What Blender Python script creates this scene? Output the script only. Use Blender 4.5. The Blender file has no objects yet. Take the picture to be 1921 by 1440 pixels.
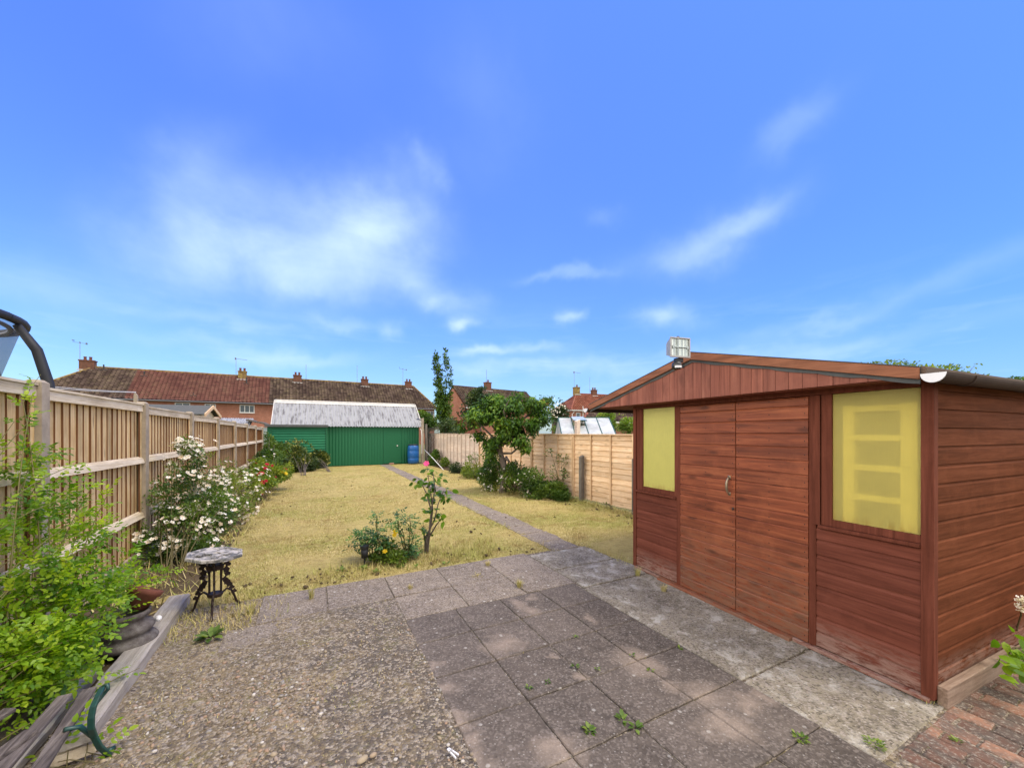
import bpy, math, random
import numpy as np
from mathutils import Vector, Matrix, noise as mnoise
random.seed(7); RNG = np.random.default_rng(7)
R = math.radians
sc = bpy.context.scene

# ------------------------------------------------------------------ camera
TH = R(27.1); CH = 1.5
cd = bpy.data.cameras.new('camera'); cam = bpy.data.objects.new('camera', cd); sc.collection.objects.link(cam)
sc.camera = cam
cam.location = (0, 0, CH); cam.rotation_euler = (R(90), 0, -TH)
cd.sensor_fit = 'HORIZONTAL'; cd.sensor_width = 36; cd.lens = 36*724/1921
cd.shift_y = (812-720)/1921; cd.clip_start = 0.05; cd.clip_end = 3000
sc.render.resolution_x = 1024; sc.render.resolution_y = 767

# ------------------------------------------------------------------ sky and sun
SUN_EL = R(63); SUN_AZ = R(142)          # azimuth clockwise from +Y of the garden
w = bpy.data.worlds.new('World'); sc.world = w; w.use_nodes = True
wn = w.node_tree; wn.nodes.clear(); WL = wn.links
def wnode(t, **k):
    n = wn.nodes.new(t)
    for a, b in k.items(): setattr(n, a, b)
    return n
def wmath(op, a, b=None, clamp=False):
    n = wnode('ShaderNodeMath', operation=op); n.use_clamp = clamp
    for i, v in enumerate((a, b)):
        if v is None: continue
        if isinstance(v, (int, float)): n.inputs[i].default_value = v
        else: WL.new(v, n.inputs[i])
    return n.outputs[0]
out = wnode('ShaderNodeOutputWorld'); bg = wnode('ShaderNodeBackground'); WL.new(bg.outputs[0], out.inputs[0])
sky = wnode('ShaderNodeTexSky'); sky.sky_type = 'NISHITA'; sky.sun_disc = False
sky.sun_elevation = SUN_EL; sky.sun_rotation = SUN_AZ
sky.air_density = 1.0; sky.dust_density = 0.6; sky.ozone_density = 3.0
tc = wnode('ShaderNodeTexCoord'); sep = wnode('ShaderNodeSeparateXYZ'); WL.new(tc.outputs['Generated'], sep.inputs[0])
ramp = wnode('ShaderNodeValToRGB'); WL.new(wmath('MAXIMUM', sep.outputs[2], 0.0), ramp.inputs[0])
SKYR = [(0.0, (.55, .66, .73)), (0.10, (.56, .70, .88)), (0.25, (.54, .75, 1.20)), (0.60, (.60, .82, 1.9)), (1.0, (.66, .9, 2.1))]
el = ramp.color_ramp.elements
el[0].position = 0; el[1].position = 1
for p, c_ in SKYR[1:-1]: el.new(p)
for i, (p, c_) in enumerate(SKYR): el[i].position = p; el[i].color = (*c_, 1)
mul = wnode('ShaderNodeMix', data_type='RGBA', blend_type='MULTIPLY'); mul.inputs[0].default_value = 1
rt = wmath('ADD', wmath('MULTIPLY', sep.outputs[0], math.cos(TH)), wmath('MULTIPLY', sep.outputs[1], -math.sin(TH)))
rm = wnode('ShaderNodeMapRange'); WL.new(rt, rm.inputs[0]); rm.inputs[1].default_value = .05; rm.inputs[2].default_value = .80
rc_ = wnode('ShaderNodeMix', data_type='RGBA'); WL.new(rm.outputs[0], rc_.inputs[0]); rc_.inputs[6].default_value = (1, 1, 1, 1); rc_.inputs[7].default_value = (.66, .76, .95, 1)
m0 = wnode('ShaderNodeMix', data_type='RGBA', blend_type='MULTIPLY'); m0.inputs[0].default_value = 1; WL.new(sky.outputs[0], m0.inputs[6]); WL.new(rc_.outputs[2], m0.inputs[7])
WL.new(m0.outputs[2], mul.inputs[6]); WL.new(ramp.outputs[0], mul.inputs[7])
# clouds: soft patches in fixed compass directions, broken up by noise on a flat cloud layer
def camdir(px, py):
    X = (px-960.5)/724; Z = (812-py)/724
    v = Vector((X*math.cos(TH)+math.sin(TH), -X*math.sin(TH)+math.cos(TH), Z)); return v.normalized()
zz = wmath('MAXIMUM', sep.outputs[2], 0.03)
cx_ = wmath('DIVIDE', sep.outputs[0], wmath('ADD', zz, 0.15)); cy_ = wmath('DIVIDE', sep.outputs[1], wmath('ADD', zz, 0.15))
comb = wnode('ShaderNodeCombineXYZ'); WL.new(cx_, comb.inputs[0]); WL.new(cy_, comb.inputs[1])
def wnoise(scale, detail, rough, dist=0.0, vec=None):
    n = wnode('ShaderNodeTexNoise'); n.inputs['Scale'].default_value = scale; n.inputs['Detail'].default_value = detail
    n.inputs['Roughness'].default_value = rough; n.inputs['Distortion'].default_value = dist
    WL.new(vec if vec is not None else comb.outputs[0], n.inputs['Vector']); return n
n1 = wnoise(1.5, 7, .55, .5); n2 = wnoise(4.5, 5, .55, .3, tc.outputs['Generated'])
# warp directions for the blobs
warp = wnode('ShaderNodeVectorMath', operation='MULTIPLY_ADD')
nw = wnoise(3.2, 5, .55, 0, tc.outputs['Generated'])
sub = wnode('ShaderNodeVectorMath', operation='SUBTRACT'); WL.new(nw.outputs['Color'], sub.inputs[0]); sub.inputs[1].default_value = (.5, .5, .5)
WL.new(sub.outputs[0], warp.inputs[0]); warp.inputs[1].default_value = (.30, .30, .20); WL.new(tc.outputs['Generated'], warp.inputs[2])
CL = [(735, 400, .085, .075, .58, .9), (640, 455, .15, .085, .40, .3), (470, 455, .14, .085, .44, .2), (375, 485, .10, .065, .50, .5), (560, 515, .18, .045, .38, 0), (690, 475, .09, .055, .32, 0),
      (370, 350, .05, .11, .26, -.9), (690, 380, .07, .05, .30, 0), (830, 545, .10, .035, .55, -.4), (885, 608, .035, .015, .7, 0), (1330, 458, .07, .040, .42, .5), (1410, 412, .07, .030, .36, .6),
      (1450, 255, .055, .03, .24, .7), (1250, 597, .06, .024, .60, 0), (1053, 597, .020, .018, .6, 0), (895, 220, .08, .09, .13, .3), (1190, 490, .07, .03, .14, .2),
      (805, 305, .028, .022, .32, .2), (1145, 390, .045, .022, .22, 0), (960, 665, .11, .014, .75, 0), (510, 655, .16, .018, .5, 0), (740, 630, .02, .02, .5, 0), (430, 600, .12, .015, .3, 0), (1060, 505, .10, .012, .35, 0),
      (795, 555, .03, .02, .4, 0), (1500, 640, .25, .02, .45, 0), (1030, 700, .25, .022, .5, 0), (1690, 540, .22, .025, .22, .2), (640, 600, .10, .014, .4, 0), (500, 40, .15, .07, .10, 0), (100, 540, .13, .04, .25, -.3), (1530, 590, .08, .012, .3, 0)]
acc = None
up = Vector((0, 0, 1))
for px, py, rx, ry, amp, tilt in CL:
    d = camdir(px, py); hx = d.cross(up).normalized(); hy = hx.cross(d).normalized()
    ax = hx*math.cos(tilt*.6)+hy*math.sin(tilt*.6); ay = -hx*math.sin(tilt*.6)+hy*math.cos(tilt*.6)
    dd = wnode('ShaderNodeVectorMath', operation='SUBTRACT'); WL.new(warp.outputs[0], dd.inputs[0]); dd.inputs[1].default_value = d
    s_ = None
    for a_, r_ in ((ax, rx), (ay, ry), (d, .35)):
        dp = wnode('ShaderNodeVectorMath', operation='DOT_PRODUCT'); WL.new(dd.outputs[0], dp.inputs[0]); dp.inputs[1].default_value = a_/r_
        q = wmath('MULTIPLY', dp.outputs['Value'], dp.outputs['Value']); s_ = q if s_ is None else wmath('ADD', s_, q)
    g = wmath('MULTIPLY', wmath('EXPONENT', wmath('MULTIPLY', s_, -1.0)), amp)
    acc = g if acc is None else wmath('ADD', acc, g)
streak = wmath('MULTIPLY', wmath('SUBTRACT', n1.outputs[0], .30, True), 2.2, True)
st2 = wmath('MULTIPLY', wmath('SUBTRACT', n2.outputs[0], .32, True), 2.6, True)
cl = wmath('MULTIPLY', acc, wmath('ADD', wmath('MULTIPLY', wmath('ADD', streak, st2), .75), .22))
mpz = wnode('ShaderNodeMapping'); mpz.inputs['Scale'].default_value = (1, 1, 5.5); WL.new(tc.outputs['Generated'], mpz.inputs[0]); n3 = wnoise(5.5, 6, .6, .4, mpz.outputs[0])
low = wnode('ShaderNodeMapRange'); low.inputs[1].default_value = .0; low.inputs[2].default_value = .33; low.inputs[3].default_value = .45; low.inputs[4].default_value = 0
WL.new(sep.outputs[2], low.inputs[0])
thin = wmath('MULTIPLY', wmath('MULTIPLY', wmath('SUBTRACT', n3.outputs[0], .50, True), 4.5, True), low.outputs[0])
zen = wnode('ShaderNodeMapRange', interpolation_type='SMOOTHSTEP'); WL.new(sep.outputs[2], zen.inputs[0]); zen.inputs[1].default_value = .80; zen.inputs[2].default_value = .98
fwd = wmath('ADD', wmath('MULTIPLY', sep.outputs[0], math.sin(TH)), wmath('MULTIPLY', sep.outputs[1], math.cos(TH)))
beh = wnode('ShaderNodeMapRange', interpolation_type='SMOOTHSTEP'); WL.new(fwd, beh.inputs[0]); beh.inputs[1].default_value = .46; beh.inputs[2].default_value = .12
fill_bank = wmath('MULTIPLY', wmath('MAXIMUM', zen.outputs[0], beh.outputs[0]), wmath('ADD', .45, wmath('MULTIPLY', n1.outputs[0], .9)))  # unseen bright cloud overhead, beside and behind the camera, added as fill light
covA = (wmath('MINIMUM', wmath('ADD', wmath('MULTIPLY', cl, .66), wmath('MULTIPLY', thin, .66)), .85)); covB = wmath('MINIMUM', fill_bank, .95)
mc = wnode('ShaderNodeMix', data_type='RGBA'); WL.new(covA, mc.inputs[0]); WL.new(mul.outputs[2], mc.inputs[6])
CLOUDC = (3.7, 4.7, 7.8)
mc.inputs[7].default_value = (*CLOUDC, 1)
mb_ = wnode('ShaderNodeMix', data_type='RGBA'); WL.new(covB, mb_.inputs[0]); WL.new(mc.outputs[2], mb_.inputs[6]); fill_col = wnode('ShaderNodeMix', data_type='RGBA'); WL.new(wmath('MULTIPLY', sep.outputs[0], sep.outputs[0]), fill_col.inputs[0]); fill_col.inputs[6].default_value = (5.2, 5.1, 5.0, 1); fill_col.inputs[7].default_value = (18.0, 16.8, 15.0, 1); WL.new(fill_col.outputs[2], mb_.inputs[7])  # the added fill is brightest towards both sides of the garden
WL.new(mb_.outputs[2], bg.inputs[0]); bg.inputs[1].default_value = 0.13

sd = bpy.data.lights.new('sun', 'SUN'); sd.energy = 1.5; sd.angle = R(22); sd.color = (1.0, .90, .76)
so = bpy.data.objects.new('sun', sd); sc.collection.objects.link(so)
sdir = Vector((math.sin(SUN_AZ)*math.cos(SUN_EL), math.cos(SUN_AZ)*math.cos(SUN_EL), math.sin(SUN_EL)))
so.rotation_euler = sdir.to_track_quat('Z', 'Y').to_euler(); so.location = (0, 0, 30)
sc.view_settings.view_transform = 'Standard'; sc.view_settings.look = 'None'; sc.view_settings.gamma = 1
sc.view_settings.exposure = 0.85
sc.render.engine = 'CYCLES'
sc.cycles.max_bounces = 8; sc.cycles.transparent_max_bounces = 16

# ------------------------------------------------------------------ helpers
def P(px, py, Y):                      # a point of the place seen in direction (px,py) at depth Y metres from the camera plane
    X = (px-960.5)/724*Y
    return Vector((X*math.cos(TH)+Y*math.sin(TH), -X*math.sin(TH)+Y*math.cos(TH), CH-(py-812)/724*Y))
def G(px, py, z=0.0): return P(px, py, (CH-z)*724/(py-812))
C = sc.collection
def tag(o, label=None, cat=None, group=None, kind=None):
    if label: o['label'] = label
    if cat: o['category'] = cat
    if group: o['group'] = group
    if kind: o['kind'] = kind
    return o
def thing(name, label, cat, loc=(0, 0, 0), rz=0.0, group=None):
    o = bpy.data.objects.new(name, None); C.objects.link(o); o.location = loc; o.rotation_euler = (0, 0, rz)
    o.empty_display_size = .1
    return tag(o, label, cat, group)
class MB:
    def __init__(s): s.v = []; s.f = []; s.r = []; s.n = 0
    def add(s, v, f, r=None):
        v = np.asarray(v, dtype=float)
        if r is None: r = random.random()
        s.v.append(v); s.f += [tuple(i+s.n for i in q) for q in f]
        s.r.append(np.full(len(v), r) if np.isscalar(r) else np.asarray(r)); s.n += len(v)
        return s
    def box(s, x0, x1, y0, y1, z0, z1, r=None, jit=0, M=None):
        v = np.array([(x, y, z) for z in (z0, z1) for y in (y0, y1) for x in (x0, x1)], float)
        if jit: v += np.array([[random.uniform(-jit, jit) for _ in range(3)] for _ in range(8)])
        if M is not None: v = np.array([tuple(M @ Vector(p)) for p in v])
        return s.add(v, [(0, 2, 3, 1), (4, 5, 7, 6), (0, 1, 5, 4), (2, 6, 7, 3), (0, 4, 6, 2), (1, 3, 7, 5)], r)
    def hexa(s, pts, r=None):              # 4 bottom (ccw) + 4 top
        return s.add(pts, [(3, 2, 1, 0), (4, 5, 6, 7), (0, 1, 5, 4), (1, 2, 6, 5), (2, 3, 7, 6), (3, 0, 4, 7)], r)
    def beam(s, a, b, w_, h_, r=None, upv=(0, 0, 1)):
        a = Vector(a); b = Vector(b); d = (b-a).normalized(); u = Vector(upv)
        x = d.cross(u)
        if x.length < 1e-4: x = Vector((1, 0, 0))
        x.normalize(); y = x.cross(d).normalized(); x = x*w_/2; y = y*h_/2
        pts = [a-x-y, a+x-y, a+x+y, a-x+y, b-x-y, b+x-y, b+x+y, b-x+y]
        return s.add([tuple(p) for p in pts], [(3, 2, 1, 0), (4, 5, 6, 7), (0, 1, 5, 4), (1, 2, 6, 5), (2, 3, 7, 6), (3, 0, 4, 7)], r)
    def tube(s, pts, rad, n=6, r=None, cap=True):
        pts = [Vector(p) for p in pts]; m = len(pts)
        if np.isscalar(rad): rad = [rad]*m
        vs = []; prev = None
        for i, p in enumerate(pts):
            d = (pts[min(i+1, m-1)]-pts[max(i-1, 0)])
            d = d.normalized() if d.length > 1e-9 else Vector((0, 0, 1))
            if prev is None:
                x = d.orthogonal().normalized()
            else:
                x = (prev-d*prev.dot(d)); x = x.normalized() if x.length > 1e-6 else d.orthogonal().normalized()
            prev = x; y = d.cross(x)
            for k in range(n):
                a = 2*math.pi*k/n; vs.append(tuple(p+(x*math.cos(a)+y*math.sin(a))*rad[i]))
        f = [(i*n+k, i*n+(k+1) % n, (i+1)*n+(k+1) % n, (i+1)*n+k) for i in range(m-1) for k in range(n)]
        if cap: f += [tuple(range(n-1, -1, -1)), tuple((m-1)*n+k for k in range(n))]
        return s.add(vs, f, r)
    def lathe(s, prof, c=(0, 0, 0), n=24, r=None, M=None):
        vs = []
        for rr, z in prof:
            for k in range(n):
                a = 2*math.pi*k/n; p = Vector((rr*math.cos(a), rr*math.sin(a), z))
                if M is not None: p = M @ p
                vs.append((p.x+c[0], p.y+c[1], p.z+c[2]))
        m = len(prof)
        f = [(i*n+k, i*n+(k+1) % n, (i+1)*n+(k+1) % n, (i+1)*n+k) for i in range(m-1) for k in range(n)]
        f += [tuple(range(n-1, -1, -1)), tuple((m-1)*n+k for k in range(n))]
        return s.add(vs, f, r)
    def prism(s, poly, off, r=None):       # polygon (3d points) extruded by a vector
        n = len(poly); off = Vector(off); v = [tuple(p) for p in poly]+[tuple(Vector(p)+off) for p in poly]
        return s.add(v, [tuple(range(n-1, -1, -1)), tuple(range(n, 2*n))]+[(i, (i+1) % n, n+(i+1) % n, n+i) for i in range(n)], r)
    def build(s, name, mat, parent=None, smooth=False, bevel=0, recalc=True):
        me = bpy.data.meshes.new(name)
        v = np.concatenate(s.v) if s.v else np.zeros((0, 3))
        me.from_pydata(v.tolist(), [], s.f)
        a = me.attributes.new('rnd', 'FLOAT', 'POINT'); a.data.foreach_set('value', np.concatenate(s.r).astype(np.float32))
        if recalc:
            import bmesh
            bm = bmesh.new(); bm.from_mesh(me); bmesh.ops.recalc_face_normals(bm, faces=bm.faces); bm.to_mesh(me); bm.free()
        me.materials.append(mat)
        if smooth: me.shade_smooth()
        o = bpy.data.objects.new(name, me); C.objects.link(o)
        if parent is not None: o.parent = parent
        if bevel:
            b = o.modifiers.new('bevel', 'BEVEL'); b.width = bevel; b.segments = 2; b.limit_method = 'ANGLE'; b.angle_limit = R(50)
        return o
def fast_mesh(name, V, F, rnd, mat, parent=None, smooth=False):
    """V (n,3), F (m,k) same-size polygons"""
    me = bpy.data.meshes.new(name); V = np.asarray(V, np.float32); F = np.asarray(F, np.int32); m, k = F.shape
    me.vertices.add(len(V)); me.vertices.foreach_set('co', V.ravel())
    me.loops.add(m*k); me.loops.foreach_set('vertex_index', F.ravel())
    me.polygons.add(m); me.polygons.foreach_set('loop_start', np.arange(0, m*k, k, dtype=np.int32))
    me.update(calc_edges=True)
    a = me.attributes.new('rnd', 'FLOAT', 'POINT'); a.data.foreach_set('value', np.asarray(rnd, np.float32))
    me.materials.append(mat)
    if smooth: me.shade_smooth()
    o = bpy.data.objects.new(name, me); C.objects.link(o)
    if parent is not None: o.parent = parent
    return o
def children(o): return [x for x in bpy.data.objects if x.parent == o]
def copy_tree(o, parent=None):
    c = o.copy(); C.objects.link(c)
    if parent is not None: c.parent = parent
    for ch in children(o): copy_tree(ch, c)
    return c

# ------------------------------------------------------------------ materials
class NT:
    def __init__(s, name):
        s.m = bpy.data.materials.new(name); s.m.use_nodes = True; s.t = s.m.node_tree
        s.b = s.t.nodes['Principled BSDF']; s.o = s.t.nodes['Material Output']; s.L = s.t.links
        s.tc = s.n('ShaderNodeTexCoord')
    def n(s, t, **k):
        x = s.t.nodes.new(t)
        for a, b in k.items(): setattr(x, a, b)
        return x
    def math(s, op, a, b=None, clamp=False):
        n = s.n('ShaderNodeMath', operation=op); n.use_clamp = clamp
        for i, v in enumerate((a, b)):
            if v is None: continue
            if isinstance(v, (int, float)): n.inputs[i].default_value = v
            else: s.L.new(v, n.inputs[i])
        return n.outputs[0]
    def vec(s, scale=(1, 1, 1), rot=(0, 0, 0)):
        mp = s.n('ShaderNodeMapping'); mp.inputs['Scale'].default_value = scale; mp.inputs['Rotation'].default_value = rot
        s.L.new(s.tc.outputs['Object'], mp.inputs['Vector']); return mp.outputs[0]
    def noise(s, vec, scale=5, detail=6, rough=.6, dist=0):
        n = s.n('ShaderNodeTexNoise'); n.inputs['Scale'].default_value = scale; n.inputs['Detail'].default_value = detail
        n.inputs['Roughness'].default_value = rough; n.inputs['Distortion'].default_value = dist; s.L.new(vec, n.inputs['Vector']); return n.outputs[0]
    def vor(s, vec, scale=5, feature='F1', rand=1):
        n = s.n('ShaderNodeTexVoronoi', feature=feature); n.inputs['Scale'].default_value = scale; n.inputs['Randomness'].default_value = rand
        s.L.new(vec, n.inputs['Vector']); return n
    def ramp(s, fac, stops, interp='LINEAR'):
        n = s.n('ShaderNodeValToRGB'); n.color_ramp.interpolation = interp; e = n.color_ramp.elements
        while len(e) < len(stops): e.new(.5)
        for i, (p, c) in enumerate(stops): e[i].position = p; e[i].color = (*c, 1) if len(c) == 3 else c
        s.L.new(fac, n.inputs[0]); return n.outputs[0]
    def rng(s, v, a, b, c=0, d=1):
        n = s.n('ShaderNodeMapRange'); n.clamp = True; s.L.new(v, n.inputs[0])
        for i, x in enumerate((a, b, c, d)): n.inputs[i+1].default_value = x
        return n.outputs[0]
    def mix(s, f, a, b, mode='MIX'):
        n = s.n('ShaderNodeMix', data_type='RGBA', blend_type=mode)
        for i, v in ((0, f), (6, a), (7, b)):
            if isinstance(v, (int, float)): n.inputs[i].default_value = v
            elif isinstance(v, tuple): n.inputs[i].default_value = (*v, 1)
            else: s.L.new(v, n.inputs[i])
        return n.outputs[2]
    def attr(s, name='rnd'):
        n = s.n('ShaderNodeAttribute'); n.attribute_name = name; return n.outputs['Fac']
    def bump(s, h, strength=.3, dist=.01):
        n = s.n('ShaderNodeBump'); n.inputs['Strength'].default_value = strength; n.inputs['Distance'].default_value = dist
        s.L.new(h, n.inputs['Height']); s.L.new(n.outputs[0], s.b.inputs['Normal']); return n
    def fin(s, col, rough=.8, spec=.3, metal=0):
        if isinstance(col, tuple): s.b.inputs['Base Color'].default_value = (*col, 1)
        else: s.L.new(col, s.b.inputs['Base Color'])
        if isinstance(rough, (int, float)): s.b.inputs['Roughness'].default_value = rough
        else: s.L.new(rough, s.b.inputs['Roughness'])
        s.b.inputs['Specular IOR Level'].default_value = spec; s.b.inputs['Metallic'].default_value = metal
        return s.m
def shade(c, k): return tuple(min(1, x*k) for x in c)
def wood(name, cols, grain='z', fine=1.0, var=.35, rough=.75, bump=.25, knots=0.0, wear=None, spec=.25):
    """cols: dark, mid, light. grain axis stretched."""
    t = NT(name); sc3 = {'x': (1.2, 22, 22), 'y': (22, 1.2, 22), 'z': (22, 22, 1.2)}[grain]
    rn = t.attr()
    off = t.n('ShaderNodeVectorMath', operation='ADD'); cb = t.n('ShaderNodeCombineXYZ')
    for i in range(3): t.L.new(t.math('MULTIPLY', rn, 13.0+i*7), cb.inputs[i])
    t.L.new(t.tc.outputs['Object'], off.inputs[0]); t.L.new(cb.outputs[0], off.inputs[1])
    mp = t.n('ShaderNodeMapping'); mp.inputs['Scale'].default_value = tuple(x*fine for x in sc3); t.L.new(off.outputs[0], mp.inputs[0])
    g = t.noise(mp.outputs[0], 1.6, 8, .65, .6)
    g2 = t.noise(mp.outputs[0], 7, 4, .7)
    col = t.ramp(g, [(.28, cols[0]), (.5, cols[1]), (.72, cols[2])])
    v = t.math('ADD', t.math('MULTIPLY', t.math('SUBTRACT', rn, .5), var*2), 1.0)
    hs = t.n('ShaderNodeHueSaturation'); t.L.new(col, hs.inputs['Color']); t.L.new(t.math('MULTIPLY', v, t.math('ADD', t.math('MULTIPLY', g2, .5), .75)), hs.inputs['Value'])
    hs.inputs['Saturation'].default_value = 1; col = hs.outputs[0]
    big = t.noise(t.tc.outputs['Object'], 2.3, 5, .6)
    col = t.mix(t.rng(big, .35, .7, 0, .35), col, shade(cols[0], 1.0))
    fd = t.noise(t.vec((1.3, 1.3, 1.3)), 1.9, 6, .7)
    col = t.mix(t.rng(fd, .52, .70, 0, .35), col, shade(cols[2], 1.15))
    if knots:
        mk = t.n('ShaderNodeMapping'); mk.inputs['Scale'].default_value = tuple({1.2: 3.0, 22: 9.0}[x] for x in sc3); t.L.new(off.outputs[0], mk.inputs[0])
        vk = t.vor(mk.outputs[0], 1.0)
        col = t.mix(t.rng(vk.outputs['Distance'], .09, .22, knots, 0), col, shade(cols[0], .45))
    if wear:                              # (colour, z0, z1): paint worn off near the ground
        sp = t.n('ShaderNodeSeparateXYZ'); t.L.new(t.tc.outputs['Object'], sp.inputs[0])
        zf = t.rng(sp.outputs[2], wear[1], wear[2], 1, 0)
        wn_ = t.noise(t.vec((3, 3, 14)), 3.0, 8, .75, .4)
        m = t.math('MULTIPLY', zf, t.rng(wn_, .40, .55, 0, 1), True)
        col = t.mix(m, col, wear[0])
    t.bump(t.math('ADD', g, g2), bump, .004)
    return t.fin(col, rough, spec)
def leafmat(name, stops, trans=.45, rough=.5):
    t = NT(name); col = t.ramp(t.attr(), stops)
    nz = t.noise(t.tc.outputs['Object'], 1.7, 3, .6)
    hs = t.n('ShaderNodeHueSaturation'); t.L.new(col, hs.inputs['Color']); t.L.new(t.rng(nz, .3, .7, .75, 1.25), hs.inputs['Value']); col = hs.outputs[0]
    t.L.new(col, t.b.inputs['Base Color']); t.b.inputs['Roughness'].default_value = rough; t.b.inputs['Specular IOR Level'].default_value = .35
    tr = t.n('ShaderNodeBsdfTranslucent')
    br = t.n('ShaderNodeMix', data_type='RGBA', blend_type='MULTIPLY'); br.inputs[0].default_value = 1; t.L.new(col, br.inputs[6]); br.inputs[7].default_value = (1.5, 1.5, .5, 1)
    t.L.new(br.outputs[2], tr.inputs['Color'])
    mx = t.n('ShaderNodeMixShader'); mx.inputs[0].default_value = trans; t.L.new(t.b.outputs[0], mx.inputs[1]); t.L.new(tr.outputs[0], mx.inputs[2])
    t.L.new(mx.outputs[0], t.o.inputs['Surface']); return t.m
def plain(name, col, rough=.6, spec=.4, metal=0, dirt=.25, dscale=6, bump=.05, dcol=None):
    t = NT(name); nz = t.noise(t.tc.outputs['Object'], dscale, 7, .65)
    nz2 = t.noise(t.tc.outputs['Object'], dscale*9, 4, .6)
    c = t.mix(t.rng(nz, .35, .7, 0, dirt*1.6), col, dcol or shade(col, .45))
    c = t.mix(t.rng(nz2, .35, .7, 0, dirt*.6), c, shade(col, .7))
    if bump: t.bump(nz2, bump, .004)
    return t.fin(c, rough, spec, metal)
# ------------------------------------------------------------------ material library
MT = {}
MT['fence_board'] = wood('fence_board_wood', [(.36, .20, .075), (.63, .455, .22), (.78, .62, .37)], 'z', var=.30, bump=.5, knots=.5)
MT['fence_rail'] = wood('fence_rail_wood', [(.34, .26, .16), (.58, .49, .35), (.72, .64, .50)], 'y', var=.15, bump=.3, knots=.4)
MT['post_conc'] = plain('concrete_post', (.40, .335, .255), .9, .15, dirt=.45, dscale=8, bump=.4)
MT['lap_new'] = wood('new_lap_board', [(.56, .34, .17), (.78, .56, .35), (.84, .66, .46)], 'y', var=.20, bump=.25, knots=.5)
MT['lap_pale'] = wood('pale_lap_board', [(.46, .34, .25), (.66, .54, .44), (.74, .64, .54)], 'y', var=.18, bump=.3)
MT['batten_new'] = wood('new_batten', [(.50, .30, .15), (.72, .50, .29), (.80, .60, .40)], 'z', var=.2, bump=.2)
MT['post_old'] = wood('weathered_post', [(.05, .045, .038), (.16, .14, .12), (.28, .25, .21)], 'z', var=.2, bump=.6)
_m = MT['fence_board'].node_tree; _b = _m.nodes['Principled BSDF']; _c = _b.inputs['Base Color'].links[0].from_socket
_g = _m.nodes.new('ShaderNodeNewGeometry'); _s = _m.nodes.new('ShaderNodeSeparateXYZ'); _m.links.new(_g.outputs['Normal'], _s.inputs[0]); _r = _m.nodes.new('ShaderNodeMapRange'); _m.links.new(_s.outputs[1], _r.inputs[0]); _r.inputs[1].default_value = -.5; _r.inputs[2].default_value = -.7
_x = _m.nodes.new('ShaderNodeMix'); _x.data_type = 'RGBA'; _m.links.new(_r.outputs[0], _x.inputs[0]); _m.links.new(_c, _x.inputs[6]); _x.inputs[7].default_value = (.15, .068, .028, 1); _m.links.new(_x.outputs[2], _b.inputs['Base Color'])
t = NT('flaking_lap_board'); v = t.noise(t.vec((7, 7, 9)), 1.0, 4, .7)
MT['lap_flaky'] = t.fin(t.ramp(v, [(.42, (.16, .09, .075)), (.55, (.24, .15, .12)), (.60, (.70, .66, .62))]), .85, .15)
MT['sleeper'] = wood('silvered_sleeper', [(.20, .175, .145), (.40, .36, .31), (.54, .50, .44)], 'y', fine=.8, var=.15, bump=1.0)
MT['deck'] = wood('grey_slats', [(.035, .028, .024), (.13, .108, .095), (.30, .26, .225)], 'y', fine=1.6, var=.3, bump=1.0)  # last term paints light into the crown: paler leaves on top and left
WORN = ((.36, .24, .19), -.02, .24)
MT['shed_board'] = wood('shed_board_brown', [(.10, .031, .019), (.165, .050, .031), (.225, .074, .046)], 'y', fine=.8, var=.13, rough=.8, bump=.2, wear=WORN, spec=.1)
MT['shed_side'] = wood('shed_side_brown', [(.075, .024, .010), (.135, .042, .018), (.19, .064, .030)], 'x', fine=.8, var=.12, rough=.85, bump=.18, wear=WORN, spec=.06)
MT['shed_gable'] = wood('shed_gable_brown', [(.15, .050, .032), (.27, .092, .058), (.36, .14, .09)], 'z', fine=.6, var=.12, rough=.6, bump=.15, knots=.3)
MT['shed_door'] = wood('shed_door_orange', [(.10, .027, .013), (.25, .066, .027), (.42, .132, .054)], 'y', fine=.75, var=.14, rough=.5, bump=.2, knots=.6, spec=.35, wear=((.20, .12, .075), -.3, .75))
MT['shed_trim'] = wood('shed_trim_brown', [(.085, .026, .015), (.145, .044, .026), (.21, .066, .040)], 'z', fine=.8, var=.1, rough=.8, bump=.15, spec=.08)
MT['barge'] = wood('barge_orange', [(.13, .048, .024), (.25, .095, .045), (.35, .145, .075)], 'y', fine=.8, var=.1, rough=.6, bump=.2)
MT['barge_old'] = wood('barge_weathered', [(.05, .035, .027), (.11, .075, .055), (.18, .13, .10)], 'x', fine=.8, var=.1, rough=.8, bump=.3)
MT['felt'] = plain('roof_felt', (.11, .115, .115), .95, .1, dirt=.3, dscale=12, bump=.3)
MT['dark_in'] = plain('inside_timber', (.10, .06, .04), .9, .1)
MT['plinth'] = wood('plinth_board', [(.12, .075, .05), (.26, .18, .13), (.40, .31, .24)], 'x', var=.1, bump=.4)
MT['white_pvc'] = plain('white_plastic', (.78, .78, .80), .4, .4, dirt=.1)
MT['gutter'] = plain('brown_gutter', (.055, .035, .028), .75, .12, dirt=.4, dscale=9)
MT['brass'] = plain('worn_brass', (.42, .33, .22), .45, .5, .7, dirt=.4, dscale=40)
MT['black'] = plain('black_plastic', (.018, .02, .022), .4, .5, dirt=.3)
MT['grey_alu'] = plain('grey_aluminium', (.42, .41, .40), .45, .5, .4, dirt=.4, dscale=30)
MT['lamp_reflect'] = plain('lamp_reflector', (.55, .60, .56), .25, .5, .7, dirt=.3, dscale=20)
MT['green_clad'] = plain('green_paint', (.006, .115, .045), .6, .4, dirt=.35, dscale=2.5, dcol=(.006, .11, .042))
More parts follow.
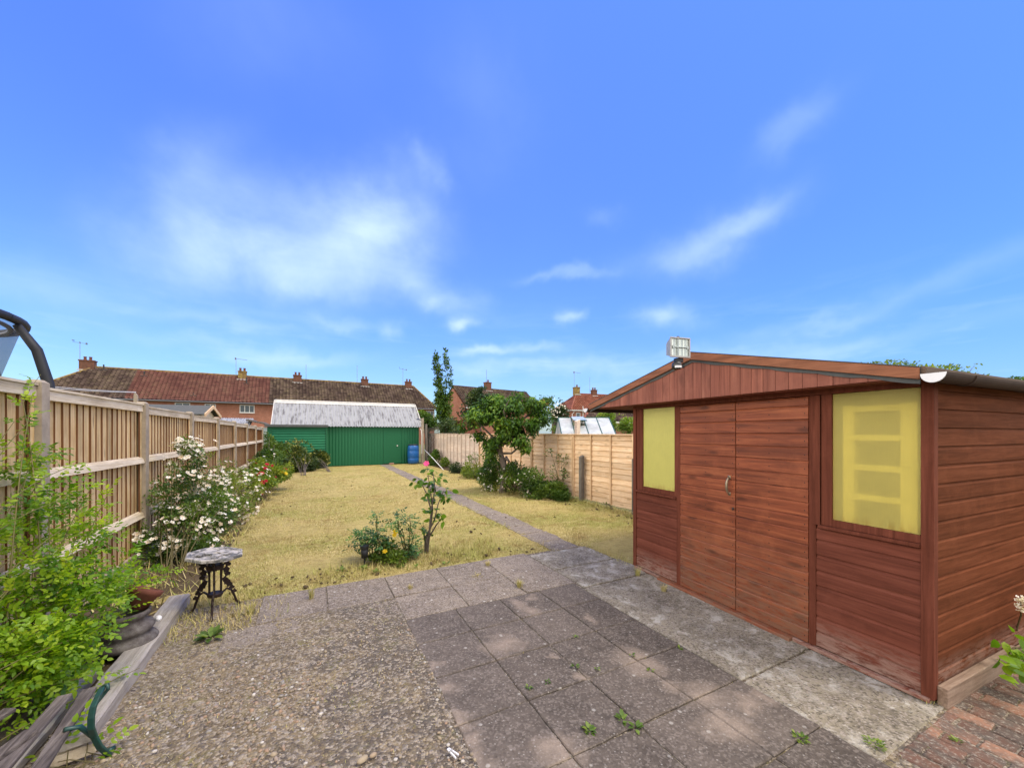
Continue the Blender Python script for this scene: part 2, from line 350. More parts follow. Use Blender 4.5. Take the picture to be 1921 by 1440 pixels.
MT['green_door'] = plain('green_shutter_paint', (.012, .18, .080), .4, .45, dirt=.2, dscale=3)
MT['blue'] = plain('blue_plastic', (.012, .115, .38), .35, .5, dirt=.15)
MT['white_paint'] = plain('white_paint', (.70, .68, .64), .6, .3, dirt=.25)
MT['cream'] = plain('cream_render', (.62, .60, .56), .8, .2, dirt=.3)
MT['iron'] = plain('rusty_dark_iron', (.020, .014, .013), .55, .4, .3, dirt=.5, dscale=25, dcol=(.055, .026, .016))
MT['iron_green'] = plain('green_iron', (.012, .075, .065), .4, .5, .2, dirt=.35, dscale=20, dcol=(.05, .05, .045))
MT['terracotta'] = plain('terracotta', (.19, .07, .048), .8, .2, dirt=.5, dscale=14)
MT['dark_stone'] = plain('dark_stone', (.075, .06, .055), .9, .2, dirt=.7, dscale=14, bump=.6, dcol=(.20, .185, .17))
MT['glass'] = NT('window_glass').fin((.06, .08, .09), .08, .6)
MT['glass_pale'] = plain('greenhouse_glass', (.50, .57, .57), .15, .6, dirt=.35, dscale=4)
MT['gh_frame'] = plain('green_frame', (.012, .08, .06), .4, .5)
MT['aerial'] = plain('aerial_metal', (.20, .20, .21), .4, .5, .5)
MT['bark'] = wood('bark', [(.06, .045, .036), (.15, .12, .10), (.26, .22, .19)], 'z', fine=.8, var=.1, bump=1.0)
MT['stem'] = plain('green_stem', (.13, .11, .045), .7, .3, dscale=9)
MT['stem_red'] = plain('rose_cane', (.16, .13, .04), .6, .3, dscale=9, dcol=(.10, .16, .04))
MT['soil'] = plain('soil', (.12, .088, .052), .98, .1, dirt=.5, dscale=8, bump=.8)
MT['wire'] = plain('line_wire', (.62, .64, .66), .4, .5)
MT['foam'] = plain('black_foam', (.022, .024, .03), .6, .4, dirt=.3)
MT['pink'] = plain('pink_petal', (.80, .10, .30), .6, .3, dirt=.05, bump=0)
MT['brick_end'] = plain('pink_brick', (.48, .26, .20), .9, .2, dirt=.4, dscale=20)
t = NT('brick_wall')
sp_ = t.n('ShaderNodeSeparateXYZ'); t.L.new(t.tc.outputs['Object'], sp_.inputs[0]); cb_ = t.n('ShaderNodeCombineXYZ')
t.L.new(t.math('ADD', sp_.outputs[0], sp_.outputs[1]), cb_.inputs[0]); t.L.new(sp_.outputs[2], cb_.inputs[1])
bt = t.n('ShaderNodeTexBrick'); t.L.new(cb_.outputs[0], bt.inputs['Vector']); bt.inputs['Scale'].default_value = 1
bt.inputs['Brick Width'].default_value = .225; bt.inputs['Row Height'].default_value = .075; bt.inputs['Mortar Size'].default_value = .008
bt.inputs['Color1'].default_value = (.27, .085, .045, 1); bt.inputs['Color2'].default_value = (.38, .145, .085, 1); bt.inputs['Mortar'].default_value = (.34, .26, .21, 1)
nz_ = t.noise(t.tc.outputs['Object'], .8, 6, .65)
MT['brick'] = t.fin(t.mix(t.rng(nz_, .35, .7, 0, .5), bt.outputs[0], (.19, .075, .048)), .9, .15)

def tilemat(name, cols, lichen):
    t = NT(name); a = t.attr()
    c = t.ramp(a, [(0, cols[0]), (.5, cols[1]), (1, cols[2])])
    nb = t.noise(t.tc.outputs['Object'], .42, 6, .7); nf = t.noise(t.tc.outputs['Object'], 3.2, 4, .7)
    c = t.mix(t.math('MULTIPLY', t.rng(nb, .42, .62, 0, 1), t.rng(nf, .42, .58, 0, lichen), True), c, (.38, .31, .17))
    c = t.mix(t.rng(nb, .48, .30, 0, .45), c, shade(cols[0], .5))
    sp = t.n('ShaderNodeSeparateXYZ'); t.L.new(t.tc.outputs['Object'], sp.inputs[0])
    fr = lambda v, k: t.math('FRACT', t.math('MULTIPLY', v, k))
    c = t.mix(t.math('MULTIPLY', t.math('MAXIMUM', t.rng(fr(sp.outputs[0], 1/.36), .74, .80, 0, 1), t.rng(fr(sp.outputs[2], 15/3.57), .76, .84, 0, 1)), .55), c, shade(cols[0], .35))  # shadow lines between tile rows and columns, painted into the colour
    return t.fin(c, .85, .2)
MT['tile_dark'] = tilemat('dark_mossy_tiles', [(.05, .032, .028), (.095, .062, .052), (.155, .108, .09)], .40)
MT['tile_red'] = tilemat('red_brown_tiles', [(.12, .048, .042), (.165, .068, .056), (.21, .092, .074)], .22)
MT['tile_orange'] = tilemat('orange_red_tiles', [(.20, .062, .04), (.27, .088, .055), (.34, .12, .08)], .2)
MT['tile_ridge'] = plain('lichened_ridge', (.15, .085, .05), .9, .15, dirt=.9, dscale=3, dcol=(.36, .27, .08))
t = NT('corrugated_sheet'); v = t.vec((1.5, 1.5, 9)); nn = t.noise(t.vec((9, 1.0, 1.0)), 1.1, 8, .7); n2_ = t.noise(t.vec((2.2, 1.2, 1.2)), 1.5, 7, .7)
pt = t.math('MULTIPLY', t.rng(nn, .48, .58, 0, 1), t.rng(n2_, .40, .56, 0, 1))
MT['corr'] = t.fin(t.mix(pt, (.31, .315, .325), (.12, .115, .12)), .6, .3)
t = NT('old_chimney_brick'); n_ = t.noise(t.tc.outputs['Object'], 5, 6, .7); MT['brick_dark'] = t.fin(t.mix(t.rng(n_, .35, .65, 0, 1), (.19, .085, .055), (.11, .062, .045)), .9, .1)
_m = MT['shed_door'].node_tree; _b = _m.nodes['Principled BSDF']; _c = _b.inputs['Base Color'].links[0].from_socket
def _mm(op, a, b_=None):
    n = _m.nodes.new('ShaderNodeMath'); n.operation = op
    for i, v in enumerate((a, b_)):
        if v is None: continue
        if isinstance(v, (int, float)): n.inputs[i].default_value = v
        else: _m.links.new(v, n.inputs[i])
    return n.outputs[0]
_t = _m.nodes.new('ShaderNodeTexCoord'); _s = _m.nodes.new('ShaderNodeSeparateXYZ'); _m.links.new(_t.outputs['Object'], _s.inputs[0])
_z = _mm('MULTIPLY', _mm('SUBTRACT', _mm('FRACT', _mm('DIVIDE', _mm('SUBTRACT', _s.outputs[2], .03), .098)), .42), .098); _acc = None
for _y in (.626, .875, 1.122, 1.176, 1.44, 1.70):
    _d = _mm('SUBTRACT', _s.outputs[1], _y); _q = _mm('LESS_THAN', _mm('ADD', _mm('MULTIPLY', _d, _d), _mm('MULTIPLY', _z, _z)), .0042**2); _acc = _q if _acc is None else _mm('MAXIMUM', _acc, _q)
_x = _m.nodes.new('ShaderNodeMix'); _x.data_type = 'RGBA'; _m.links.new(_acc, _x.inputs[0]); _m.links.new(_c, _x.inputs[6]); _x.inputs[7].default_value = (.03, .018, .014, 1); _m.links.new(_x.outputs[2], _b.inputs['Base Color'])
# --- paving: aggregate concrete
def near_pts(t, pts, dist=.18):
    """mask (0..1) of irregular patches round listed ground points (x, y, r)"""
    nz = t.n('ShaderNodeTexNoise'); nz.inputs['Scale'].default_value = 5.5; nz.inputs['Detail'].default_value = 5; nz.inputs['Roughness'].default_value = .6
    t.L.new(t.tc.outputs['Object'], nz.inputs['Vector'])
    ma = t.n('ShaderNodeVectorMath', operation='MULTIPLY_ADD'); t.L.new(nz.outputs['Color'], ma.inputs[0]); ma.inputs[1].default_value = (dist*2, dist*2, 0)
    t.L.new(t.tc.outputs['Object'], ma.inputs[2])
    acc = None
    for x, y, r in pts:
        d = t.n('ShaderNodeVectorMath', operation='DISTANCE'); t.L.new(ma.outputs[0], d.inputs[0]); d.inputs[1].default_value = (x+dist, y+dist, 0)
        m = t.rng(d.outputs['Value'], r*1.25, r*.2, 0, .5); acc = m if acc is None else t.math('MAXIMUM', acc, m)
    return acc
def concrete(name, base, dark, agg=.5, patches=None, patchcol=(.42, .33, .255), crust=0.0, speck=.35, bump=.6):
    t = NT(name); ob = t.tc.outputs['Object']
    big = t.noise(ob, 2.6, 7, .62); med = t.noise(ob, 14, 6, .7); fine = t.noise(ob, 120, 4, .7)
    c = t.mix(t.rng(big, .38, .64, 0, 1), base, dark)
    rv = t.math('SUBTRACT', t.attr(), .5)
    hs = t.n('ShaderNodeHueSaturation'); t.L.new(c, hs.inputs['Color']); t.L.new(t.math('ADD', 1.0, t.math('MULTIPLY', rv, .35)), hs.inputs['Value']); c = hs.outputs[0]
    c = t.mix(t.rng(med, .42, .62, 0, .45), c, shade(base, 1.35))
    vo = t.vor(ob, 95); ag = t.n('ShaderNodeSeparateColor'); t.L.new(vo.outputs['Color'], ag.inputs[0])
    c = t.mix(t.math('MULTIPLY', t.rng(ag.outputs[0], .55, .9, 0, 1), agg, True), c, (.36, .31, .27))
    c = t.mix(t.math('MULTIPLY', t.rng(ag.outputs[1], .70, .9, 0, 1), agg, True), c, shade(dark, .55))
    if patches: c = t.mix(t.math('MULTIPLY', near_pts(t, patches), t.rng(fine, .3, .6, .6, 1)), c, patchcol)
    if crust: 
        cr = t.noise(t.vec((1, 1, 1)), 7, 9, .75, .5)
        c = t.mix(t.math('MULTIPLY', t.rng(cr, .50, .60, 0, 1), t.rng(big, .62, .42, 0, crust), True), c, (.52, .49, .43))
    v2 = t.vor(ob, 17); s2 = t.n('ShaderNodeSeparateColor'); t.L.new(v2.outputs['Color'], s2.inputs[0])
    lich = t.math('MULTIPLY', t.rng(t.math('ADD', v2.outputs['Distance'], t.math('MULTIPLY', med, .12)), .28, .20, 0, 1), t.rng(s2.outputs[0], .80, .82, 0, speck*2), True)
    c = t.mix(lich, c, (.66, .64, .58))
    v3 = t.vor(ob, 60); s3 = t.n('ShaderNodeSeparateColor'); t.L.new(v3.outputs['Color'], s3.inputs[0])
    c = t.mix(t.math('MULTIPLY', t.rng(v3.outputs['Distance'], .30, .2, 0, 1), t.rng(s3.outputs[1], .86, .88, 0, speck*2), True), c, (.60, .57, .52))
    t.bump(t.math('ADD', t.math('MULTIPLY', vo.outputs['Distance'], .6), t.math('ADD', fine, med)), bump, .006)
    return t.fin(c, .92, .2)
pp = [(991, 1145, .10), (975, 1135, .10), (945, 1212, .14), (960, 1205, .1), (1185, 1230, .12), (1205, 1245, .13), (1312, 1298, .13), (1255, 1282, .07), (1370, 1364, .13), (1355, 1350, .08), (1058, 1415, .12),
      (870, 1345, .07), (880, 1390, .08), (890, 1430, .08), (815, 1245, .06), (835, 1290, .08), (1105, 1160, .08), (1000, 1120, .07), (1420, 1300, .08), (1090, 1270, .05), (1400, 1320, .08), (1040, 1230, .04)]
PATCH = []
for px, py, r in pp:
    g_ = G(px, py); PATCH.append((g_.x, g_.y, r))
MT['slab'] = concrete('slab_concrete', (.120, .098, .081), (.074, .061, .051), .28, PATCH, speck=.16)
MT['slab_old'] = concrete('old_slab_concrete', (.25, .205, .155), (.155, .125, .10), .7, None, speck=.3, bump=.8)
MT['strip'] = concrete('strip_concrete', (.27, .235, .17), (.14, .12, .09), .7, None, crust=.8, speck=.2, bump=.8)
t = NT('paver_brick'); a_ = t.attr(); ob = t.tc.outputs['Object']; m_ = t.noise(ob, 9, 8, .7); f_ = t.noise(ob, 60, 5, .7)
c_ = t.ramp(a_, [(0, (.085, .065, .055)), (.35, (.13, .075, .055)), (.75, (.18, .095, .068)), (1, (.32, .17, .11))])
c_ = t.mix(t.rng(m_, .42, .6, 0, .75), c_, (.10, .092, .08)); c_ = t.mix(t.rng(f_, .52, .66, 0, .7), c_, (.38, .34, .28))
t.bump(t.math('ADD', m_, f_), .6, .006); MT['paver'] = t.fin(c_, .92, .15)
# gravelly dirt under the pebbles
t = NT('gravel_dirt'); ob = t.tc.outputs['Object']; b_ = t.noise(ob, 2.2, 7, .65); m_ = t.noise(ob, 22, 8, .75); vv = t.vor(ob, 70); s3 = t.n('ShaderNodeSeparateColor'); t.L.new(vv.outputs['Color'], s3.inputs[0])
c_ = t.mix(t.rng(b_, .36, .62, 0, 1), (.36, .28, .165), (.20, .165, .11))
spx = t.n('ShaderNodeSeparateXYZ'); t.L.new(ob, spx.inputs[0]); pm = t.math('ADD', t.rng(spx.outputs[0], -.35, .45, -.10, .16), t.noise(ob, 3.3, 5, .6))
c_ = t.mix(t.rng(pm, .52, .60, 0, .9), c_, (.11, .10, .088)); c_ = t.mix(t.rng(t.noise(ob, 5, 6, .7), .54, .64, 0, .6), c_, (.20, .20, .06))
c_ = t.mix(t.rng(m_, .4, .62, 0, .5), c_, (.15, .115, .075)); c_ = t.mix(t.rng(s3.outputs[0], .5, 1, 0, .8), c_, (.40, .34, .26)); c_ = t.mix(t.rng(s3.outputs[1], .7, 1, 0, .7), c_, (.11, .09, .075))
c_ = t.mix(t.rng(m_, .4, .62, 0, .5), c_, (.17, .125, .08)); c_ = t.mix(t.rng(s3.outputs[0], .5, 1, 0, .8), c_, (.40, .34, .27)); c_ = t.mix(t.rng(s3.outputs[1], .7, 1, 0, .7), c_, (.10, .085, .075))
t.bump(t.math('ADD', t.math('MULTIPLY', vv.outputs['Distance'], -1.2), m_), 1.0, .010); MT['gravel_dirt'] = t.fin(c_, .95, .15)
t = NT('pebble'); c_ = t.ramp(t.attr(), [(0, (.13, .11, .095)), (.3, (.25, .20, .14)), (.55, (.37, .30, .20)), (.70, (.36, .23, .15)), (.88, (.28, .27, .25)), (1, (.62, .58, .52))])
MT['pebble'] = t.fin(t.mix(t.rng(t.noise(t.tc.outputs['Object'], 90, 5, .7), .3, .7, 0, .5), c_, (.24, .19, .14)), .75, .3)
t = NT('straw_ground'); ob = t.tc.outputs['Object']; b_ = t.noise(ob, 1.1, 7, .65); m_ = t.noise(ob, 9, 8, .7); f_ = t.noise(ob, 60, 6, .75)
c_ = t.mix(t.rng(b_, .35, .65, 0, 1), (.52, .41, .16), (.38, .31, .11)); c_ = t.mix(t.rng(m_, .45, .68, 0, .6), c_, (.20, .15, .06)); c_ = t.mix(t.rng(f_, .45, .7, 0, .6), c_, (.50, .40, .18))
t.bump(t.math('ADD', m_, f_), 1.0, .02); MT['straw'] = t.fin(c_, .95, .1)
t = NT('far_ground'); MT['far'] = t.fin(t.mix(t.noise(t.tc.outputs['Object'], .3, 5, .6), (.10, .12, .04), (.20, .17, .08)), .95, .1)
# grass blades
t = NT('grass_blade'); c_ = t.ramp(t.attr(), [(0, (.13, .17, .03)), (.22, (.36, .34, .08)), (.5, (.50, .405, .165)), (.8, (.60, .49, .23)), (1, (.70, .60, .34))])
ob = t.tc.outputs['Object']; nb_ = t.noise(ob, .8, 6, .65); n2_ = t.noise(ob, 2.1, 7, .75); n3_ = t.noise(t.vec((2.2, 5, 1)), 1.6, 6, .7)
c_ = t.mix(t.rng(nb_, .44, .58, 0, .62), c_, (.33, .36, .09)); c_ = t.mix(t.rng(n2_, .50, .64, 0, .75), c_, (.30, .20, .08)); c_ = t.mix(t.rng(n3_, .54, .66, 0, .6), c_, (.80, .68, .36)); c_ = t.mix(t.rng(n3_, .42, .32, 0, .6), c_, (.28, .24, .08))
MT['grass'] = t.fin(c_, .8, .15)
MT['weed'] = leafmat('weed_leaf', [(0, (.06, .11, .02)), (.5, (.13, .22, .035)), (1, (.26, .33, .06))], .35)
MT['rose_leaf'] = leafmat('bright_rose_leaf', [(0, (.04, .095, .010)), (.35, (.10, .22, .014)), (.7, (.24, .39, .02)), (1, (.42, .52, .03))], .45, .38)
MT['bush_leaf'] = leafmat('mid_bush_leaf', [(0, (.026, .06, .014)), (.5, (.065, .13, .022)), (1, (.17, .25, .035))], .35)
MT['dark_leaf'] = leafmat('dark_bush_leaf', [(0, (.015, .032, .014)), (.6, (.035, .07, .020)), (1, (.14, .17, .05))], .3)
MT['yel_leaf'] = leafmat('yellow_green_leaf', [(0, (.05, .10, .015)), (.5, (.14, .22, .025)), (1, (.34, .38, .05))], .4)
MT['variegated'] = leafmat('variegated_leaf', [(0, (.018, .040, .014)), (.55, (.05, .085, .02)), (.75, (.15, .18, .035)), (1, (.48, .44, .12))], .3)
MT['cherry_leaf'] = leafmat('cherry_leaf', [(0, (.026, .065, .013)), (.4, (.06, .14, .018)), (.75, (.15, .26, .024)), (.97, (.28, .38, .03)), (1, (.30, .14, .05))], .38)
MT['bluish_leaf'] = leafmat('bluish_rose_leaf', [(0, (.03, .08, .035)), (.6, (.075, .18, .05)), (1, (.20, .33, .05))], .3)
def petal(name, stops): 
    m = leafmat(name, stops, .25, .6); return m
MT['petal_white'] = petal('white_petal', [(0, (.62, .52, .42)), (.5, (.80, .74, .66)), (1, (.84, .82, .78))])
MT['petal_red'] = petal('red_petal', [(0, (.30, .005, .02)), (1, (.52, .015, .05))])
MT['petal_yellow'] = petal('yellow_petal', [(0, (.75, .52, .02)), (1, (.82, .68, .05))])
MT['petal_pink'] = petal('pink_rose_petal', [(0, (.66, .28, .36)), (1, (.78, .52, .52))])
# ================================================================== the setting
def struct(name, mb, mat, **k): return tag(mb.build(name, mat, **k), kind='structure')
m = MB(); m.add([(-1500, -1500, -.09), (1500, -1500, -.09), (1500, 1500, -.09), (-1500, 1500, -.09)], [(0, 1, 2, 3)], .5)
struct('ground', m, MT['far'])
def grid_sheet(name, x0, x1, y0, y1, step, zf, mat, kind='structure'):
    nx = int((x1-x0)/step)+1; ny = int((y1-y0)/step)+1
    xs = np.linspace(x0, x1, nx); ys = np.linspace(y0, y1, ny); X, Y = np.meshgrid(xs, ys)
    Z = np.array([[zf(x, y) for x in xs] for y in ys]); V = np.stack([X.ravel(), Y.ravel(), Z.ravel()], 1)
    i = np.arange(nx*ny).reshape(ny, nx); F = np.stack([i[:-1, :-1].ravel(), i[:-1, 1:].ravel(), i[1:, 1:].ravel(), i[1:, :-1].ravel()], 1)
    return tag(fast_mesh(name, V, F, np.full(len(V), .5), mat, smooth=True), kind=kind)
def nz(x, y, f, o=0.0): return mnoise.noise(Vector((x*f+o, y*f-o, o*1.7)))
# lawn (bare straw coloured turf under the blades) and beds
grid_sheet('lawn', -1.75, 5.38, 4.16, 19.3, .12, lambda x, y: -.016+.010*nz(x, y, 1.1), MT['straw'])
grid_sheet('lawn_strip', 3.21, 5.38, 2.9, 4.2, .12, lambda x, y: -.004+.004*nz(x, y, 1.1), MT['straw'])
grid_sheet('garden_soil', -1.78, -1.0, -.5, 19.3, .07, lambda x, y: -.012+.03*nz(x, y, 2.3)+.02*nz(x, y, 7)+max(0, .03-.05*(x+1.79)), MT['soil'])
m = MB(); m.box(4.80, 5.38, 7.2, 19.3, -.04, .002, .5); struct('border_soil', m, MT['soil'])
grid_sheet('gravel_path', -1.06, .66, .3, 3.62, .02, lambda x, y: -.006+.016*nz(x, y, 2.1, 3)+.009*nz(x, y, 8, 1)+.006*nz(x, y, 25, 2), MT['gravel_dirt'])
m = MB(); m.box(-1.78, 7.5, -1.5, 4.2, -.085, -.010, .5); struct('sub_base', m, MT['gravel_dirt'])

def slab(mb, x0, x1, y0, y1, z=0.0, gap=.0035, jit=.006, th=.03, r=None):
    z += random.uniform(-.0025, .0025)
    n = 7; edge = []
    for a, b in (((x0+gap, y0+gap), (x1-gap, y0+gap)), ((x1-gap, y0+gap), (x1-gap, y1-gap)), ((x1-gap, y1-gap), (x0+gap, y1-gap)), ((x0+gap, y1-gap), (x0+gap, y0+gap))):
        for k in range(n):
            f = k/n; x = a[0]+(b[0]-a[0])*f; y = a[1]+(b[1]-a[1])*f
            edge.append((x+random.uniform(-jit, jit)*.5, y+random.uniform(-jit, jit)*.5))
    cx, cy = (x0+x1)/2, (y0+y1)/2; tx, ty = random.uniform(-.004, .004), random.uniform(-.004, .004)
    def pt(p, inset, dz): 
        dx, dy = cx-p[0], cy-p[1]; L = math.hypot(dx, dy)
        return (p[0]+dx/L*inset, p[1]+dy/L*inset, z+dz+tx*(p[0]-cx)/(x1-x0)+ty*(p[1]-cy)/(y1-y0))
    N = len(edge); v = [pt(p, 0, -th) for p in edge]+[pt(p, 0, -.005) for p in edge]+[pt(p, .006, 0) for p in edge]
    f = [tuple(range(2*N, 3*N))]+[(i, (i+1) % N, N+(i+1) % N, N+i) for i in range(N)]+[(N+i, N+(i+1) % N, 2*N+(i+1) % N, 2*N+i) for i in range(N)]
    mb.add(v, f, random.random() if r is None else r)
m = MB(); xe = [.65, 1.07, 1.49, 1.90, 2.31]; ye = [-.25, .19, .62, 1.04, 1.47, 1.89, 2.32, 2.75, 3.16]
for i in range(4):
    for j in range(8): slab(m, xe[i], xe[i+1], ye[j], ye[j+1])
struct('patio', m, MT['slab'])
m = MB()
xr = [.65, 1.2, 1.78, 2.34]
for i in range(3): slab(m, xr[i], xr[i+1], 3.16, 3.64); slab(m, xr[i]+(.1 if i == 0 else 0), xr[i+1], 3.64, 4.2+.02*i)
for a, b in ((-.42, .1), (.1, .65), (.65, .76)): slab(m, a, b, 3.62 if a < .6 else 3.64, 4.2)
for a, b in ((-.60, -.05), (-.05, .645)): slab(m, a, b, 3.28, 3.61, z=-.006)
slab(m, -.02, .62, 2.92, 3.27, z=-.012, jit=.03)
slab(m, 2.0, 2.30, .3, .6); struct('upper_patio', m, MT['slab_old'])
m = MB(); slab(m, 2.315, 3.10, .80, 1.45, z=-.004, r=.7); slab(m, 2.315, 3.18, 1.455, 3.02, z=-.002, r=.55); slab(m, 2.345, 3.24, 3.03, 3.55, r=.5); slab(m, 2.345, 3.20, 3.56, 4.12, r=.4)
struct('concrete_strip', m, MT['strip'])
m = MB(); x = 2.33; i = 0
while x < 6.2:
    y = -.9+(.1 if i % 2 else 0)
    while y < .78:
        if not (x < 2.4 and y > .5): slab(m, x, x+.102, y, min(y+.205, .795), z=-.004+random.uniform(-.003, .003), gap=.004, jit=.006, r=random.random())
        y += .205
    x += .102; i += 1
x = 4.98
struct('brick_paving', m, MT['paver'])
m = MB()                                         # the path of small slabs up the garden
y = 4.14; k = 0
while y < 18.9:
    L = random.uniform(.42, .62); o = random.uniform(-.025, .025)
    slab(m, 2.735+o, 3.175+o+random.uniform(-.02, .02), y, y+L, z=-.004, gap=.008+random.uniform(0, .012), jit=.03); y += L
struct('garden_path', m, MT['slab_old'])

# ================================================================== left fence: featherboard panels between concrete posts
fence = thing('panel_fence', 'tall weathered featherboard fence with concrete posts along the left side of the garden', 'fence', (-1.79, 4.05, 0))
def ztop(v): return 1.875-.0105*(v-4)
post_v = [4.05+1.92*k for k in range(-2, 8)]
for v in post_v:
    y = v-4.05; zt = ztop(v)+.01; m = MB(); w_ = .048
    pts = [(-w_, y-w_, -.1), (w_, y-w_, -.1), (w_, y+w_, -.1), (-w_, y+w_, -.1), (-w_, y-w_, zt-.02), (w_, y-w_, zt-.02), (w_, y+w_, zt-.02), (-w_, y+w_, zt-.02)]
    m.hexa(pts, .5); k_ = .028
    m.add([(-w_, y-w_, zt-.02), (w_, y-w_, zt-.02), (w_, y+w_, zt-.02), (-w_, y+w_, zt-.02), (-k_, y-k_, zt), (k_, y-k_, zt), (k_, y+k_, zt), (-k_, y+k_, zt)], [(4, 5, 6, 7), (0, 1, 5, 4), (1, 2, 6, 5), (2, 3, 7, 6), (3, 0, 4, 7)], .5)
    m.build('post', MT['post_conc'], fence)
for v in post_v[:-1]:
    y0 = v-4.05+.05; y1 = y0+1.82; zt = ztop(v+.96)-.045
    m = MB(); nb = 17; pitch = (y1-y0)/nb
    for i in range(nb):
        a = y0+i*pitch; b = a+pitch+.014; tw = random.uniform(-.003, .003); seg = 4; vv = []; wob = [random.uniform(-.004, .004) for _ in range(seg+1)]
        for s_ in range(seg+1):
            z = .14+(zt-.03-.14)*s_/seg; d = wob[s_]
            vv += [(-.030+tw, a+d, z), (-.030+tw, b, z), (-.026+tw, b, z), (-.013+tw, a+d, z)]
        f = [(s_*4+q, s_*4+(q+1) % 4, s_*4+4+(q+1) % 4, s_*4+4+q) for s_ in range(seg) for q in range(4)]+[(0, 1, 2, 3), (seg*4+3, seg*4+2, seg*4+1, seg*4)]
        m.add(vv, f, random.random())
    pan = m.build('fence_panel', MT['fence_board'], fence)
    m = MB(); m.box(-.03, .022, y0, y1, zt-.075, zt+.0, jit=.002); m.box(-.042, .034, y0, y1, zt+.001, zt+.018, jit=.001); m.build('top_rail', MT['fence_rail'], pan)
    for z in (1.20, .56):
        m = MB(); s1 = random.uniform(-.008, .008); m.hexa([(-.004, y0, z-.04), (.042, y0, z-.04), (.042, y1, z-.04+s1), (-.004, y1, z-.04+s1), (-.004, y0, z+.035), (.024, y0, z+.015), (.024, y1, z+.015+s1), (-.004, y1, z+.035+s1)])
        m.build('cant_rail', MT['fence_rail'], pan)
    for ya in (y0+.001, y1-.045):
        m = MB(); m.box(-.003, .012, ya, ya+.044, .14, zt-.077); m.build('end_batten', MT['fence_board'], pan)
    m = MB(); m.box(-.02, .02, y0, y1, -.05, .138, .4); m.build('gravel_board', MT['post_conc'], fence)

# ================================================================== right fence: overlap panels
rf = thing('lap_fence', 'lower overlap panel fence in new orange and pale boards along the right side', 'fence', (5.4, 5.43, 0))
j0 = [3.50+1.93*k for k in range(-2, 9)]
for i, v in enumerate(j0):
    y0 = v-5.43+.006; y1 = y0+1.917
    kind = 'lap_new' if v < 12.8 else ('lap_pale' if v < 18.5 else 'lap_flaky')
    if v > 18.5: y1 -= .45
    m = MB(); nbd = 13; ph = 1.42/nbd
    for b in range(nbd):
        za = .05+b*ph; seg = 9; bot = [za-.012+random.uniform(-.007, .006) for _ in range(seg+1)]; vv = []
        for s_ in range(seg+1):
            y = y0+(y1-y0)*s_/seg
            vv += [(-.024, y, bot[s_]), (-.010, y, bot[s_]), (.010, y, za+ph+.01), (.002, y, za+ph+.01)]
        f = [(s_*4+q, s_*4+(q+1) % 4, s_*4+4+(q+1) % 4, s_*4+4+q) for s_ in range(seg) for q in range(4)]
        m.add(vv, f, random.random())
    pan = m.build('lap_panel', MT[kind], rf)
    if kind == 'lap_new': tag(pan, 'new orange brown overlap panel')
    if kind == 'lap_pale': tag(pan, 'pale grey cream overlap panel')
    if kind == 'lap_flaky': tag(pan, 'dark brown overlap panel with flaking white paint')
    nb = 3 if kind == 'lap_new' else 4
    for q in range(nb+1):
        yb = y0+.002+(y1-y0-.04)*q/nb; m = MB(); m.box(-.048, -.0245, yb, yb+.034, .03, 1.455); m.build('batten', MT['batten_new' if nb == 3 else 'lap_pale'], pan)
    m = MB(); m.box(-.058, .03, y0, y1, 1.4565, 1.478); m.build('capping', MT['lap_new' if nb == 3 else 'lap_pale'], pan)
tr = thing('trellis', 'small square trellis fixed above the last fence panel beside the green garage', 'trellis', (5.4, 18.4, 1.48))
m = MB()
for k in range(13): m.box(-.012, 0, k*.2, k*.2+.018, 0, .30)
m.build('upright_slats', MT['post_old'], tr)
m = MB()
for k in range(4): m.box(-.026, -.013, 0, 2.42, .01+k*.092, .028+k*.092)
m.build('cross_slats', MT['post_old'], tr)
for (px_, v, h, lab) in ((0, 6.93, 1.0, 'weathered grey stub post standing against the orange fence beside the bushes'), (0, 5.32, 1.04, 'dark weathered stub post at the fence next to the corner of the brown shed')):
    m = MB(); m.hexa([(-.045, -.045, -.1), (.045, -.045, -.1), (.045, .045, -.1), (-.045, .045, -.1), (-.042, -.04, h-.03), (.046, -.043, h), (.044, .042, h+.012), (-.045, .043, h-.02)])
    o = m.build('stub_post', MT['post_old'], bevel=.004); o.location = (5.285, v, 0); tag(o, lab, 'post', 'old stub posts along the right fence')
m = MB(); m.hexa([(-.06, -.05, 0), (.06, -.05, 0), (.06, .05, 0), (-.06, .05, 0), (-.055, -.05, 1.80), (.06, -.05, 1.86), (.06, .05, 1.86), (-.055, .05, 1.82)])
o = m.build('timber_post', MT['lap_pale'], bevel=.004); o.location = (6.15, 8.25, 0); tag(o, 'pale square timber post standing behind the fence in front of the greenhouse', 'post')

# ================================================================== brown shed
SA = R(-3.4)
shed = thing('garden_shed', 'reddish brown timber shed with double doors and two yellow windows on the right', 'shed', (3.07, .86, 0), SA)
L, D, HE = 2.365, 1.85, 1.80
def clad(name, mat, fx, a0, a1, z0, z1, pitch=.105, th=.016, parent=shed, first=0.0):
    """horizontal shiplap boards; fx maps (a, out, z) to local point"""
    m = MB(); z = z0
    while z < z1-.01:
        zt = min(z+pitch, z1); r_ = random.random()
        prof = [(0, z), (th, z+.002), (th, zt-.022), (th*.45, zt-.010), (th*.40, zt-.001), (0, zt-.001)]
        vv = [fx(a0, o_, zz) for o_, zz in prof]+[fx(a1, o_, zz) for o_, zz in prof]; n = len(prof)
        m.add(vv, [tuple(range(n)), tuple(range(2*n-1, n-1, -1))]+[(q, (q+1) % n, n+(q+1) % n, n+q) for q in range(n)], r_); z += pitch
    return m.build(name, mat, parent)
ffront = lambda a, o_, z: (-o_, a, z)
